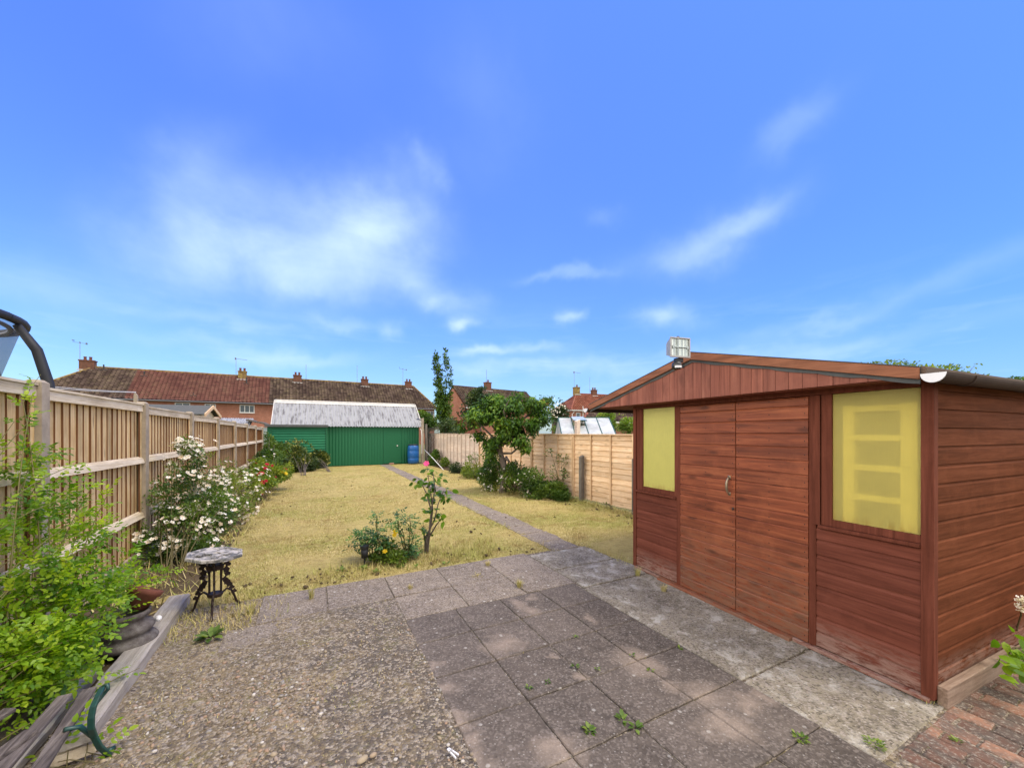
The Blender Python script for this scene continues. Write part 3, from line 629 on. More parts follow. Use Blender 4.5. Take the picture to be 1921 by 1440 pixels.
fside = lambda a, o_, z: (a, -o_, z)
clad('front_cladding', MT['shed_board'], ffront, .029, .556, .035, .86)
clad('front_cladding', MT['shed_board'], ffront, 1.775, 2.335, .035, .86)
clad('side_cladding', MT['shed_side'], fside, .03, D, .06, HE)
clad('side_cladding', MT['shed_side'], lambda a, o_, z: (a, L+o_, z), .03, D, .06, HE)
clad('rear_cladding', MT['shed_board'], lambda a, o_, z: (D+o_, a, z), 0, L, .06, HE)
m = MB()
m.box(.002, .03, .029, .556, .03, .858); m.box(.002, .03, 1.775, 2.33, .03, .858)   # lining behind the front boards
m.box(.032, D-.002, .002, .012, .05, HE+.03); m.box(.032, D-.002, L-.012, L-.002, .05, HE+.03); m.box(D-.02, D-.004, .014, L-.014, .05, HE+.03)
m.box(.0, D, .014, L-.014, -.02, .028); m.build('lining', MT['dark_in'], shed)
# posts / trims
def part(name, mat, *b, parent=shed, bevel=.002, label=None):
    m = MB()
    for q in b: m.box(*q)
    o = m.build(name, MT[mat], parent, bevel=bevel); return tag(o, label)
part('corner_post', 'shed_trim', (-.024, .026, -.026, .028, 0.02, 1.80))
part('corner_post', 'shed_trim', (-.024, .026, 2.337, 2.385, 0.02, 1.80))
part('door_post', 'shed_trim', (-.020, .03, .558, .600, .03, 1.76), (-.026, -.0205, .530, .575, .87, 1.76))
part('door_post', 'shed_trim', (-.020, .03, 1.726, 1.772, .03, 1.76), )
part('head_board', 'shed_trim', (-.026, .03, .029, 2.336, 1.7625, 1.83), (.021, .034, .529, 1.775, 1.74, 1.762), (.005, .034, .529, .557, .86, 1.762))
def window(f0, p0, p1, f1, z0, z1, curtain):
    m = MB(); m.box(-.012, .035, f0, p0, z0, z1); m.box(-.012, .035, p1, f1, z0, z1); m.box(-.010, .035, p0+.001, p1-.001, z0, z0+.045)
    fr = m.build('window', MT['shed_trim'], shed, bevel=.002)
    m = MB(); m.box(-.038, .02, f0-.0, f1+.008, z0-.022, z0-.001); m.build('sill', MT['shed_trim'], fr, bevel=.003)
    m = MB(); m.box(.002, .008, p0+.0005, p1-.0005, z0+.046, z1-.001, .5); m.build('pane', MT['film_pane' if curtain else 'film_shelf'], fr)
    return fr
def film(name, see, col):
    t = NT(name); ob = t.tc.outputs['Object']
    f_ = t.noise(t.vec((1, 160, 9)), 1.0, 3, .6); b_ = t.noise(ob, 7, 6, .65)
    c = t.mix(t.rng(b_, .35, .7, 0, .35), col, shade(col, .72)); c = t.mix(t.rng(f_, .4, .6, 0, .25), c, shade(col, 1.2))
    sp = t.n('ShaderNodeSeparateXYZ'); t.L.new(ob, sp.inputs[0])
    st = t.math('MULTIPLY', t.rng(sp.outputs[2], .90, .98, 1, 0), t.rng(t.noise(t.vec((1, 30, 7)), 1, 5, .6), .45, .6, 0, .7))
    c = t.mix(st, c, (.30, .12, .03))
    t.L.new(c, t.b.inputs['Base Color']); t.b.inputs['Roughness'].default_value = .35; t.b.inputs['Specular IOR Level'].default_value = .35
    gl = t.n('ShaderNodeBsdfRefraction'); gl.inputs['IOR'].default_value = 1.04; gl.inputs['Roughness'].default_value = .60; gl.inputs['Color'].default_value = (.99, .94, .60, 1)
    tl = t.n('ShaderNodeBsdfTranslucent'); tl.inputs['Color'].default_value = (.9, .85, .4, 1)
    m1 = t.n('ShaderNodeMixShader'); m1.inputs[0].default_value = .12; t.L.new(gl.outputs[0], m1.inputs[1]); t.L.new(tl.outputs[0], m1.inputs[2])
    mx = t.n('ShaderNodeMixShader'); mx.inputs[0].default_value = see; t.L.new(t.b.outputs[0], mx.inputs[1]); t.L.new(m1.outputs[0], mx.inputs[2])
    t.L.new(mx.outputs[0], t.o.inputs['Surface']); t.bump(f_, .15, .002); return t.m
MT['film_pane'] = film('yellowed_film', .05, (.56, .52, .14)); MT['film_shelf'] = film('yellowed_translucent_film', .68, (.80, .70, .25))
window(.0285, .032, .467, .529, .874, 1.7615, False)
window(1.773, 1.805, 2.248, 2.336, .874, 1.7615, True)
# pale rack seen through the film
rk = thing('storage_rack', 'pale ladder like storage rack inside the shed behind the right window film', 'rack', (3.07, .86, 0), SA)
MT['rack'] = plain('rack_cream', (.88, .87, .76), .6, .3, dirt=.05); MT['rack_back'] = plain('rack_contents', (.17, .17, .10), .8, .2, dirt=.6)
m = MB(); m.box(.034, .20, .060, .136, .60, 1.68); m.box(.034, .20, .364, .425, .60, 1.68); m.build('side_panel', MT['rack'], rk)
for z in (.90, 1.09, 1.28, 1.47, 1.655):
    m = MB(); m.box(.036, .20, .137, .363, z-.018, z+.018); m.build('shelf', MT['rack'], rk)
m = MB(); m.box(.085, .21, .137, .363, .60, 1.64); m.build('stored_boxes', MT['rack_back'], rk)
# doors
def door(y0, y1, handle):
    m = MB(); z = .03; 
    while z < 1.755:
        zt = min(z+.098, 1.757); prof = [(0, z), (.017, z+.002), (.017, zt-.012), (.009, zt-.004), (.008, zt-.0005), (0, zt-.0005)]
        vv = [(-.006-o_, y0, zz) for o_, zz in prof]+[(-.006-o_, y1, zz) for o_, zz in prof]
        m.add(vv, [tuple(range(6)), tuple(range(11, 5, -1))]+[(q, (q+1) % 6, 6+(q+1) % 6, 6+q) for q in range(6)], random.random()); z += .098
    m.box(-.005, .02, y0, y1, .03, 1.757)
    d = m.build('door', MT['shed_door'], shed)
    if handle:
        m = MB(); hy = handle; pts = []
        for k in range(13):
            f = k/12; pts.append((-.026-.034*math.sin(math.pi*f)**.6, hy, .985+.145*f))
        m.tube(pts, [.0075+.003*math.sin(math.pi*k/12) for k in range(13)], 8); m.box(-.028, -.0235, hy-.012, hy+.012, .975, 1.002); m.box(-.028, -.0235, hy-.012, hy+.012, 1.113, 1.142)
        m.build('handle', MT['brass'], d, smooth=True)
        m = MB(); m.lathe([(.008, 0), (.008, .006), (.003, .008)], (0, 0, 0), 10, M=Matrix.Translation((-.0235, hy-.035, .87)) @ Matrix.Rotation(-math.pi/2, 4, 'Y')); m.build('keyhole', MT['black'], d)
door(.604, 1.145, None); door(1.153, 1.722, 1.205)
m = MB(); m.hexa([(-.075, .70, -.002), (.0, .70, -.002), (.0, 2.0, -.002), (-.055, 2.0, -.002), (-.070, .70, .024), (.0, .70, .028), (.0, 2.0, .028), (-.05, 2.0, .022)]); m.build('threshold', MT['shed_door'], shed, bevel=.004)
for q in ((-.04, .0, -.01, .699), (-.03, .0, 2.001, 2.36)): m = MB(); m.box(*q, 0, .028, jit=.003); m.build('base_rail', MT['shed_board'], shed, bevel=.003)
part('plinth_board', 'plinth', (.012, 1.04, -.068, -.026, -.02, .10), bevel=.004)
part('plinth_board', 'plinth', (1.045, D, -.055, -.02, -.02, .065), bevel=.004)
# roof
AY, AZ = 1.43, 2.205; TIPF, TIPN, ZT = 2.955, -.035, 1.845; XF, XB = -.20, D+.12
def rz(y): return ZT+(AZ-ZT)*((TIPF-y)/(TIPF-AY) if y > AY else (y-TIPN)/(AY-TIPN))
rp = MB(); 
for a, b in ((TIPN, AY), (AY, TIPF)):
    rp.hexa([(XF+.022, a, rz(a)-.018), (XB, a, rz(a)-.018), (XB, b, rz(b)-.018), (XF+.022, b, rz(b)-.018), (XF+.022, a, rz(a)), (XB, a, rz(a)), (XB, b, rz(b)), (XF+.022, b, rz(b))], .5)
roof = rp.build('roof', MT['felt'], shed)
m = MB()
for a, b in ((TIPN, AY), (AY, TIPF)):               # turned down felt edge with a slightly wavy lower line
    n = 24; vv = []
    for k in range(n+1):
        y = a+(b-a)*k/n; w_ = .085+.004*math.sin(k*1.3)+random.uniform(-.002, .002)
        vv += [(XF+.001, y, rz(y)-w_), (XF+.001, y, rz(y)+.006), (XF-.004, y, rz(y)+.006), (XF-.004, y, rz(y)-w_)]
    m.add(vv, [(k*4+q, k*4+(q+1) % 4, k*4+4+(q+1) % 4, k*4+4+q) for k in range(n) for q in range(4)], .5)
    m.hexa([(XF-.024, a, rz(a)+.004), (XF+.03, a, rz(a)+.002), (XF+.03, b, rz(b)+.002), (XF-.024, b, rz(b)+.004), (XF-.024, a, rz(a)+.009), (XF+.03, a, rz(a)+.009), (XF+.03, b, rz(b)+.009), (XF-.024, b, rz(b)+.009)], .5)
m.build('felt_edge', MT['felt'], roof)
for a, b in ((TIPN, AY-.0), (AY+.0, TIPF)):
    m = MB(); m.hexa([(XF-.022, a, rz(a)-.060), (XF-.005, a, rz(a)-.060), (XF-.005, b, rz(b)-.060), (XF-.022, b, rz(b)-.060), (XF-.022, a, rz(a)+.002), (XF-.005, a, rz(a)+.002), (XF-.005, b, rz(b)+.002), (XF-.022, b, rz(b)+.002)])
    m.build('barge_board', MT['barge'], roof, bevel=.002)
gb = MB(); y = TIPN+.05
while y < TIPF-.06:
    b = min(y+.088, TIPF-.04); segs = [(y+.0015, b-.0015)]
    if y < AY < b: segs = [(y+.0015, AY), (AY, b-.0015)]
    for p_, q_ in segs: 
        zb = 1.80+.0
        if rz(p_)-.07 > zb or rz(q_)-.07 > zb:
            gb.hexa([(XF+.003, p_, zb), (XF+.016, p_, zb), (XF+.016, q_, zb), (XF+.003, q_, zb), (XF+.003, p_, max(rz(p_)-.03, zb+.001)), (XF+.016, p_, max(rz(p_)-.03, zb+.001)), (XF+.016, q_, max(rz(q_)-.03, zb+.001)), (XF+.003, q_, max(rz(q_)-.03, zb+.001))], ((y*7.3) % 1))
    y += .088
gb.build('gable_cladding', MT['shed_gable'], shed)
m = MB(); m.hexa([(XF+.02, .0, 1.792), (.0, .0, 1.792), (.0, 2.86, 1.792), (XF+.02, 2.86, 1.792), (XF+.02, .0, 1.81), (.0, .0, 1.81), (.0, 2.86, 1.81), (XF+.02, 2.86, 1.81)]); m.box(.001, D, L+.022, 2.86, 1.792, 1.81)
m.build('soffit', MT['shed_trim'], shed)
m = MB(); m.box(.036, D-.01, .014, L-.014, 1.812, 1.828); m.prism([(D-.02, .0, 1.83), (D-.02, L+.3, 1.83), (D-.02, AY, AZ-.03)], (.015, 0, 0)); m.add([(.035, .0, 1.831), (.035, L, 1.831), (.035, TIPF-.2, rz(TIPF-.2)-.03), (.035, AY, AZ-.03), (.035, .1, rz(.1)-.03)], [(0, 1, 2, 3, 4)]); m.build('gable_lining', MT['dark_in'], shed)
m = MB(); m.hexa([(XF+.0, TIPN-.022, ZT-.052), (XB, TIPN-.022, ZT-.052), (XB, TIPN-.001, ZT-.052), (XF, TIPN-.001, ZT-.052), (XF, TIPN-.022, ZT+.006), (XB, TIPN-.022, ZT+.006), (XB, TIPN-.001, ZT+.012), (XF, TIPN-.001, ZT+.012)]); m.build('eave_board', MT['barge_old'], shed, bevel=.002)
def gutter(y, z, x0, x1, r_=.046):
    m = MB(); n = 12; vv = []
    for x in (x0, x1):
        for k in range(n+1):
            a = math.pi+math.pi*k/n; vv.append((x, y+r_*math.cos(a), z+r_*math.sin(a)))
        for k in range(n, -1, -1):
            a = math.pi+math.pi*k/n; vv.append((x, y+(r_-.004)*math.cos(a), z+(r_-.004)*math.sin(a)))
    M_ = 2*(n+1); m.add(vv, [(q, (q+1) % M_, M_+(q+1) % M_, M_+q) for q in range(M_)])
    g = m.build('gutter', MT['gutter'], shed, smooth=False)
    m = MB(); a_ = [(x0-.004, y+(r_+.002)*math.cos(math.pi+math.pi*k/n), z+(r_+.002)*math.sin(math.pi+math.pi*k/n)) for k in range(n+1)]; m.prism(a_, (.0035, 0, 0)); m.build('gutter_end', MT['white_pvc'], g)
    for xx in (.34, 1.15):
        m = MB(); vv = []
        for x in (x0+.0+xx, x0+xx+.035):
            for k in range(n+1):
                a = math.pi+math.pi*k/n; vv.append((x, y+(r_+.005)*math.cos(a), z+(r_+.005)*math.sin(a)))
            for k in range(n, -1, -1):
                a = math.pi+math.pi*k/n; vv.append((x, y+(r_+.001)*math.cos(a), z+(r_+.001)*math.sin(a)))
        m.add(vv, [(q, (q+1) % M_, M_+(q+1) % M_, M_+q) for q in range(M_)]+[tuple(range(M_)), tuple(range(2*M_-1, M_-1, -1))]); m.build('gutter_bracket', MT['gutter'], g)
gutter(TIPN-.072, 1.805, -.27, D+.1); gutter(TIPF+.045, 1.805, -.24, D+.1, .045)

# ------------------------------------------------------------------ security floodlight on the gable
fl = thing('security_floodlight', 'grey halogen floodlight with black motion sensor on the peak of the shed gable', 'floodlight', (0, 0, 0), 0)
c0 = P(1275, 652, 3.18); 
fl.location = c0; fl.rotation_euler = (0, 0, -TH+R(16))
m = MB(); w2, h2 = .098, .083
m.box(-w2, w2, -.012, .0, -h2, -h2+.014); m.box(-w2, w2, -.012, .0, h2-.012, h2); m.box(-w2, -w2+.013, -.012, .0, -h2+.0145, h2-.0125); m.box(w2-.013, w2, -.012, .0, -h2+.0145, h2-.0125)
m.build('front_frame', MT['grey_alu'], fl, bevel=.002)
m = MB(); m.hexa([(-w2+.006, .001, -h2+.006), (w2-.006, .001, -h2+.006), (w2-.03, .075, -h2+.03), (-w2+.03, .075, -h2+.03), (-w2+.006, .001, h2-.006), (w2-.006, .001, h2-.006), (w2-.03, .075, h2-.03), (-w2+.03, .075, h2-.03)])
m.box(.03, .065, .03, .09, -.02, .04)
for k in range(5): m.box(-.06+k*.028, -.056+k*.028, .076, .092, -.05, .05)
m.build('housing', MT['grey_alu'], fl, bevel=.002)
m = MB(); m.add([(-w2+.013, -.0015, -h2+.014), (w2-.013, -.0015, -h2+.014), (w2-.013, -.0015, h2-.012), (-w2+.013, -.0015, h2-.012)], [(0, 1, 2, 3)])
for k in range(9): 
    x = -.08+k*.018; m.add([(x, -.004+.002*(k % 2), -.065), (x+.016, -.004+.002*((k+1) % 2), -.065), (x+.016, -.004+.002*((k+1) % 2), .067), (x, -.004+.002*(k % 2), .067)], [(0, 1, 2, 3)])
m.build('reflector', MT['lamp_reflect'], fl)
m = MB(); m.tube([(-.06, -.009, .002), (.068, -.009, .002)], .0055, 8); m.box(-.072, -.058, -.011, -.005, -.010, .014); m.box(.066, .08, -.011, -.005, -.010, .014); m.box(-.028, -.022, -.0095, -.006, -.068, .07); m.build('bulb', MT['glass_pale'], fl)
m = MB(); m.lathe([(.0, 0), (.014, .001), (.016, .01), (.008, .02), (0, .022)], (.0, .02, h2-.004), 12); m.build('top_screw', MT['black'], fl, smooth=True)
m = MB(); m.box(-.02, .045, .01, .05, -.115, -.082); m.tube([(.03, .03, -.10), (.05, .06, -.11), (.06, .09, -.10)], .012, 8); m.tube([(.05, .05, -.09), (.075, .04, -.12), (.08, .05, -.16)], .004, 6); m.build('bracket', MT['black'], fl, bevel=.002)
m = MB(); m.lathe([(.026, -.178), (.037, -.172), (.040, -.150), (.036, -.125), (.025, -.116), (.012, -.114)], (-.018, .012, 0), 20); s_ = m.build('motion_sensor', MT['black'], fl, smooth=True)
m = MB(); vv = []
for z in (-.168, -.150):
    for k in range(9): a = R(-150)+R(85)*k/8; vv.append((-.018+.0415*math.cos(a), .012+.0415*math.sin(a), z))
m.add(vv, [(k, k+1, 10+k, 9+k) for k in range(8)]); m.build('sensor_lens', MT['white_pvc'], s_)

# ================================================================== green garage with roller shutter lean-to
ga = thing('corrugated_garage', 'long green corrugated garage with streaked grey tin roof at the end of the garden', 'garage', (0, 19.35, 0))
def corr_sheet(name, mat, p0, du, dv, lu, lv, pitch, amp, nrm, parent, sub=6, wav=0):
    nu = int(lu/pitch*sub); p0, du, dv, nrm = map(np.array, (p0, du, dv, nrm)); nv = 8
    u = np.linspace(0, lu, nu+1); v = np.linspace(0, lv, nv+1); U, V_ = np.meshgrid(u, v)
    Hh = amp*np.cos(U/pitch*2*np.pi)+wav*np.sin(V_*2.1+U*.7)
    PTS = p0+U[..., None]*du+V_[..., None]*dv+Hh[..., None]*nrm
    i = np.arange((nu+1)*(nv+1)).reshape(nv+1, nu+1); F = np.stack([i[:-1, :-1].ravel(), i[:-1, 1:].ravel(), i[1:, 1:].ravel(), i[1:, :-1].ravel()], 1)
    return fast_mesh(name, PTS.reshape(-1, 3), F, np.full(PTS.shape[0]*PTS.shape[1], .5), MT[mat], parent, smooth=True)
X0, X1, ZE, ZR, YR = -1.62, 4.66, 1.90, 2.98, 1.45
sl = math.hypot(YR, ZR-ZE); dv = (0, YR/sl, (ZR-ZE)/sl)
rfm = corr_sheet('roof', 'corr', (X0, -.14, ZE-.10), (1, 0, 0), dv, X1-X0+.12, sl+.18, .13, .020, (0, -dv[2], dv[1]), ga)
corr_sheet('roof', 'corr', (X0, YR*2+.14, ZE-.10), (1, 0, 0), (0, -YR/sl, (ZR-ZE)/sl), X1-X0+.12, sl+.18, .13, .020, (0, dv[2], dv[1]), ga)
m = MB(); m.hexa([(X0, YR-.16, ZR-.10), (X1+.12, YR-.16, ZR-.10), (X1+.12, YR, ZR+.02), (X0, YR, ZR+.02), (X0, YR-.16, ZR-.085), (X1+.12, YR-.16, ZR-.085), (X1+.12, YR, ZR+.035), (X0, YR, ZR+.035)], .5); m.tube([(X0, YR, ZR+.02), (X1+.12, YR, ZR+.02)], .05, 8); m.build('ridge_cap', MT['cream'], rfm)
m = MB(); m.beam((X0-.02, -.14, ZE-.09), (X0-.02, YR, ZR+.0), .03, .12); m.beam((X1+.14, -.14, ZE-.09), (X1+.14, YR, ZR+.0), .03, .12); m.build('verge_trim', MT['cream'], rfm)
corr_sheet('front_wall', 'green_clad', (.50, 0, 0), (1, 0, 0), (0, 0, 1), 2.45, ZE-.02, .13, .010, (0, -1, 0), ga, sub=6)
corr_sheet('front_wall', 'green_clad', (3.78, 0, 0), (1, 0, 0), (0, 0, 1), .88, ZE-.02, .13, .016, (0, -1, 0), ga, sub=6)
m = MB(); m.box(2.955, 3.775, -.012, .02, .03, 1.62); 
for k in range(7): m.box(2.96+k*.117, 2.965+k*.117, -.017, -.0125, .04, 1.61)
dr = m.build('door', MT['green_clad'], ga)
m = MB(); m.lathe([(.0, .0), (.035, .004), (.035, .012), (.018, .05), (.0, .052)], (0, 0, 0), 12, M=Matrix.Translation((3.60, -.014, .88)) @ Matrix.Rotation(math.pi/2, 4, 'X')); m.build('door_knob', MT['white_paint'], dr)
m = MB(); m.box(2.95, 3.78, .0, .02, 1.625, ZE-.03); m.box(X0, X0+.04, .05, YR*2, 0, ZE); m.box(X1-.04, X1, .03, YR*2, 0, ZE); m.box(X0, X1, YR*2-.05, YR*2-.01, 0, ZE)
for x in (X0, X1-.04): m.prism([(x, .03, ZE), (x, YR*2-.01, ZE), (x, YR, ZR-.06)], (.04, 0, 0))
m.box(.45, X1, -.05, -.022, ZE-.13, ZE-.04); m.build('walls', MT['green_clad'], ga)
m = MB(); m.box(-1.80, .52, -.62, .3, 1.80, 1.86); lt = m.build('lean_to_roof', MT['felt'], ga)
m = MB(); m.box(-1.83, .53, -.66, -.60, 1.76, 1.845, .5); m.build('lean_to_fascia', MT['felt'], lt)
m = MB(); m.box(-1.74, -1.58, -.55, .3, 0, 1.80); m.box(.44, .49, -.55, -.02, 0, 1.80); m.box(-1.58, .44, -.55, -.50, 1.66, 1.76); m.build('lean_to_frame', MT['green_clad'], ga)
m = MB()
for k in range(15):
    z = .02+k*.11; m.add([(x, y, zz) for x in (-1.575, .435) for y, zz in ((-.49, z), (-.515, z+.012), (-.518, z+.055), (-.507, z+.09), (-.49, z+.108))], [(0, 1, 6, 5), (1, 2, 7, 6), (2, 3, 8, 7), (3, 4, 9, 8)], .5)
m.build('roller_shutter', MT['green_door'], ga)

bl = thing('water_butt', 'blue plastic barrel with black lid beside the green garage', 'barrel', (4.30, 19.02, 0))
m = MB(); m.lathe([(.22, .02), (.25, .05), (.268, .15), (.272, .25), (.262, .27), (.262, .30), (.272, .32), (.275, .6), (.265, .62), (.265, .65), (.272, .67), (.262, .80), (.235, .90), (.22, .91)], n=28, r=.5); m.build('barrel_body', MT['blue'], bl, smooth=True)
m = MB(); m.lathe([(.225, .905), (.245, .91), (.245, .945), (.20, .955), (.05, .96)], n=28, r=.5); m.build('lid', MT['black'], bl, smooth=True)
o = MB(); o.box(-.11, .11, -.05, .05, 0, .065, jit=.004); o = o.build('loose_brick', MT['brick_end'], bevel=.004); o.location = (3.30, 19.18, 0); o.rotation_euler = (0, 0, .06); tag(o, 'single pale pink brick on the ground in front of the garage door', 'brick')
lp = thing('lamp_pole', 'grey timber pole with small black lamp at the right corner of the garage', 'pole', (4.74, 18.95, 0))
m = MB(); m.hexa([(-.06, -.05, 0), (.06, -.05, 0), (.06, .05, 0), (-.06, .05, 0), (-.055, -.05, 2.22), (.05, -.05, 2.25), (.05, .05, 2.25), (-.055, .05, 2.22)]); m.build('pole', MT['post_conc'], lp)
m = MB(); m.tube([(-.05, 0, 2.10), (-.16, -.02, 2.16)], .015, 6); m.lathe([(.02, 0), (.10, -.03), (.11, -.06), (.02, -.065)], (-.22, -.03, 2.21), 14); m.build('lamp_head', MT['black'], lp)
m = MB(); m.tube([(-.12, -.07, 1.72), (-.07, -.075, 1.60), (-.055, -.08, 1.4), (-.05, -.08, .5)], .02, 7); m.build('downpipe', MT['white_paint'], lp)
o = MB(); o.box(4.90, 4.99, 19.0, 19.12, 0, 1.95); o = o.build('dark_post', MT['post_old']); tag(o, 'dark brown post between the lamp pole and the end of the fence', 'post')
a_, b_ = P(795, 842, 19.3), G(832, 882); o = MB(); o.tube([a_, (a_+b_)/2+Vector((0, 0, .03)), b_+Vector((0, 0, .02))], .014, 8); o = o.build('plastic_pipe', MT['white_pvc'], smooth=True); tag(o, 'thin white pipe leaning from the blue barrel down to the border', 'pipe')

# ================================================================== terrace across the back
RO = Vector((-5.053, 53.874, 0)); RA_ = R(2.7)
def tile_grid(name, mat, x0, x1, fn, parent, w_=.36, h_=.36, clip=None, ydep=4.2, z0=5.0, z1=8.57):
    """pantile slope: rows step like tiles, columns roll; plane from eave (y 0,z0) to ridge (ydep,z1)"""
    sl_ = math.hypot(ydep, z1-z0); rows = int(sl_/h_); nu = int((x1-x0)/w_)*4
    u = np.linspace(x0, x1, nu+1); V = []; F = []; r_ = []
    for k in range(rows):
        s0, s1 = k/rows, (k+1)/rows
        h = .045*np.cos(u/w_*2*np.pi)
        for s, lift in ((s0, .13), (s1, .0)):
            y = ydep*s; z = z0+(z1-z0)*s
            V.append(np.stack([u, np.full_like(u, y)-(h+lift)*(z1-z0)/sl_, z+(h+lift)*ydep/sl_], 1))
        b = 2*k*(nu+1); tr_ = RNG.random(nu//4+2)
        r_.append(tr_[np.minimum((np.arange(nu+1)//4), nu//4)]); r_.append(r_[-1])
        for i in range(nu):
            xm = (u[i]+u[i+1])/2
            if clip and not clip(xm, (s0+s1)/2): continue
            F.append((b+i, b+i+1, b+nu+1+i+1, b+nu+1+i))
            if k: F.append((b-(nu+1)+i, b-(nu+1)+i+1, b+i+1, b+i))
    return fast_mesh(name, np.concatenate(V), np.array(F), np.concatenate(r_), MT[mat], parent, smooth=False)
def chimney(parent, x, y, z0, z1, w_=.95, d_=.6, pots=2, aerial=None, mat='brick_dark'):
    m = MB(); m.box(x-w_/2, x+w_/2, y-d_/2, y+d_/2, z0, z1-.12); m.box(x-w_/2-.05, x+w_/2+.05, y-d_/2-.05, y+d_/2+.05, z1-.12, z1)
    c = m.build('chimney', MT[mat], parent)
    for k in range(pots):
        px = x+(k-(pots-1)/2)*.42+(.1 if pots == 1 else 0); m = MB(); m.lathe([(.13, z1), (.11, z1+.3), (.14, z1+.32), (.14, z1+.38), (.1, z1+.38)], (px, y, 0), 12); m.build('chimney_pot', MT['terracotta'], c)
    m = MB(); m.box(x-w_/2-.12, x+w_/2+.12, y-d_/2-.16, y-d_/2-.051, z0+.02, z0+.12); m.build('flashing', MT['cream'], c)
    if aerial:
        ax, h, kind = aerial; m = MB(); m.tube([(ax, y, z1-.6), (ax, y, z1+h)], .025, 5)
        if kind == 'yagi':
            m.tube([(ax-.1, y, z1+h), (ax+1.15, y-.1, z1+h-.1)], .022, 4)
            for q in range(6): m.tube([(ax+.1+q*.18, y-.15, z1+h-.02*q), (ax+.1+q*.18, y+.15, z1+h-.02*q)], .012, 4)
            m.box(ax-.12, ax+.02, y-.1, y+.1, z1+h-.12, z1+h+.1)
        elif kind == 'tee':
            m.tube([(ax-.55, y, z1+h-.05), (ax+.55, y, z1+h-.15)], .02, 4); m.tube([(ax-.55, y-.1, z1+h+.12), (ax-.45, y+.1, z1+h+.12)], .05, 5); m.box(ax+.45, ax+.55, y-.1, y+.1, z1+h-.22, z1+h-.05); m.box(ax-.05, ax+.05, y-.05, y+.05, z1+h-.1, z1+h)
        else: pass
        m.build('aerial', MT['aerial'], c)
def win(parent, x0, x1, z0, z1, n, y=.0, mat='white_paint'):
    m = MB(); f = .07
    m.box(x0, x1, y-.05, y+.05, z0, z0+f); m.box(x0, x1, y-.05, y+.05, z1-f, z1)
    for k in range(n+1):
        xx = x0+(x1-x0-f)*k/n; m.box(xx, xx+f, y-.045, y+.05, z0+f, z1-f)
    wd = m.build('window', MT[mat], parent); m = MB(); m.box(x0+.01, x1-.01, y-.012, y+.02, z0+.01, z1-.01); m.build('pane', MT['glass'], wd)
    m = MB(); m.box(x0-.05, x1+.05, y-.11, y-.051, z0-.05, z0); m.build('sill', MT[mat], wd)
def terrace(name, label, x0, x1, mat, hipl=None, hipr=None, chims=(), wins=(), vents=()):
    h = thing(name, label, 'house', RO+Vector((x0*math.cos(RA_), x0*math.sin(RA_), 0)), RA_, 'terraced houses behind the garden'); W = x1-x0
    def clip(xm, s):
        if hipl and xm < hipl*s: return False
        if hipr and xm > W-hipr*s: return False
        return True
    ro = tile_grid('roof', mat, 0, W, None, h, clip=clip)
    m = MB(); yb = 8.4
    a = hipl or 0; b = W-(hipr or 0)
    m.add([(0, yb, 5.0), (W, yb, 5.0), (b, 4.2, 8.55), (a, 4.2, 8.55)], [(0, 1, 2, 3)], .4)
    if hipl: m.add([(0, 0, 4.98), (0, yb, 4.98), (a, 4.2, 8.53)], [(0, 1, 2)], .4)
    if hipr: m.add([(W, 0, 4.98), (W, yb, 4.98), (b, 4.2, 8.53)], [(0, 1, 2)], .4)
    m.build('rear_roof', MT[mat], h)
    m = MB(); m.tube([(a, 4.2, 8.58), (b, 4.2, 8.58)], .12, 6)
    if hipl: m.tube([(0, 0, 5.05), (a, 4.2, 8.6)], .11, 6)
    if hipr: m.tube([(W, 0, 5.05), (b, 4.2, 8.6)], .11, 6)
    m.build('ridge_tiles', MT['tile_ridge'], ro)
    m = MB(); m.box(.0 if not hipl else .35, W if not hipr else W-.35, .35, 8.1, -.1, 4.93); m.build('wall', MT['brick'], h)
    m = MB(); m.box(0, W, -.06, -.02, 4.86, 5.01); m.box(0, W, -.02, .348, 4.88, 4.90); m.tube([(0, -.12, 4.93), (W, -.12, 4.93)], .06, 6); m.build('gutter', MT['aerial'], h)
    for c in chims: chimney(h, *c)
    for q in wins: win(h, q[0]-x0, q[1]-x0, q[2], q[3], q[4], .35)
    for vx, s, tall, col in vents:
        y = 4.2*s; z = 5+3.57*s; m = MB(); m.tube([(vx-x0, y, z), (vx-x0, y-.02, z+tall)], .07, 8); m.box(vx-x0-.3, vx-x0+.3, y-.25, y+.02, z-.12, z-.02); m.build('roof_vent', MT[col], ro)
    return h
CH = CH
terrace('terraced_house', 'end terrace house with mossy dark hipped roof and chimney on the far left', -20.0, -12.3, 'tile_dark', hipl=4.2, chims=[(3.7, 4.2, 8.1, 9.25, 1.15, .7, 2, (3.1, 1.9, 'tee'))], vents=[(-15.0, .93, .55, 'black')])
terrace('terraced_house', 'red roofed terrace house with a plain ridge next to the dark hipped end', -12.3, -3.7, 'tile_red', wins=[(-8.4, -7.1, 3.9, 4.80, 2), (-5.84, -4.84, 3.88, 4.76, 2)], vents=[(-11.6, .80, .5, 'black'), (-6.9, .2, .25, 'black')])
terrace('terraced_house', 'red roofed terrace house with yellow lichened chimney and a three pane window', -3.7, .25, 'tile_red', chims=[(1.0, 4.0, 8.0, 9.15, .85, .6, 2, (.35, 1.5, 'yagi'), 'tile_ridge')], wins=[(-2.64, -1.21, 3.86, 4.76, 3)], vents=[(-2.2, .72, .75, 'black')])
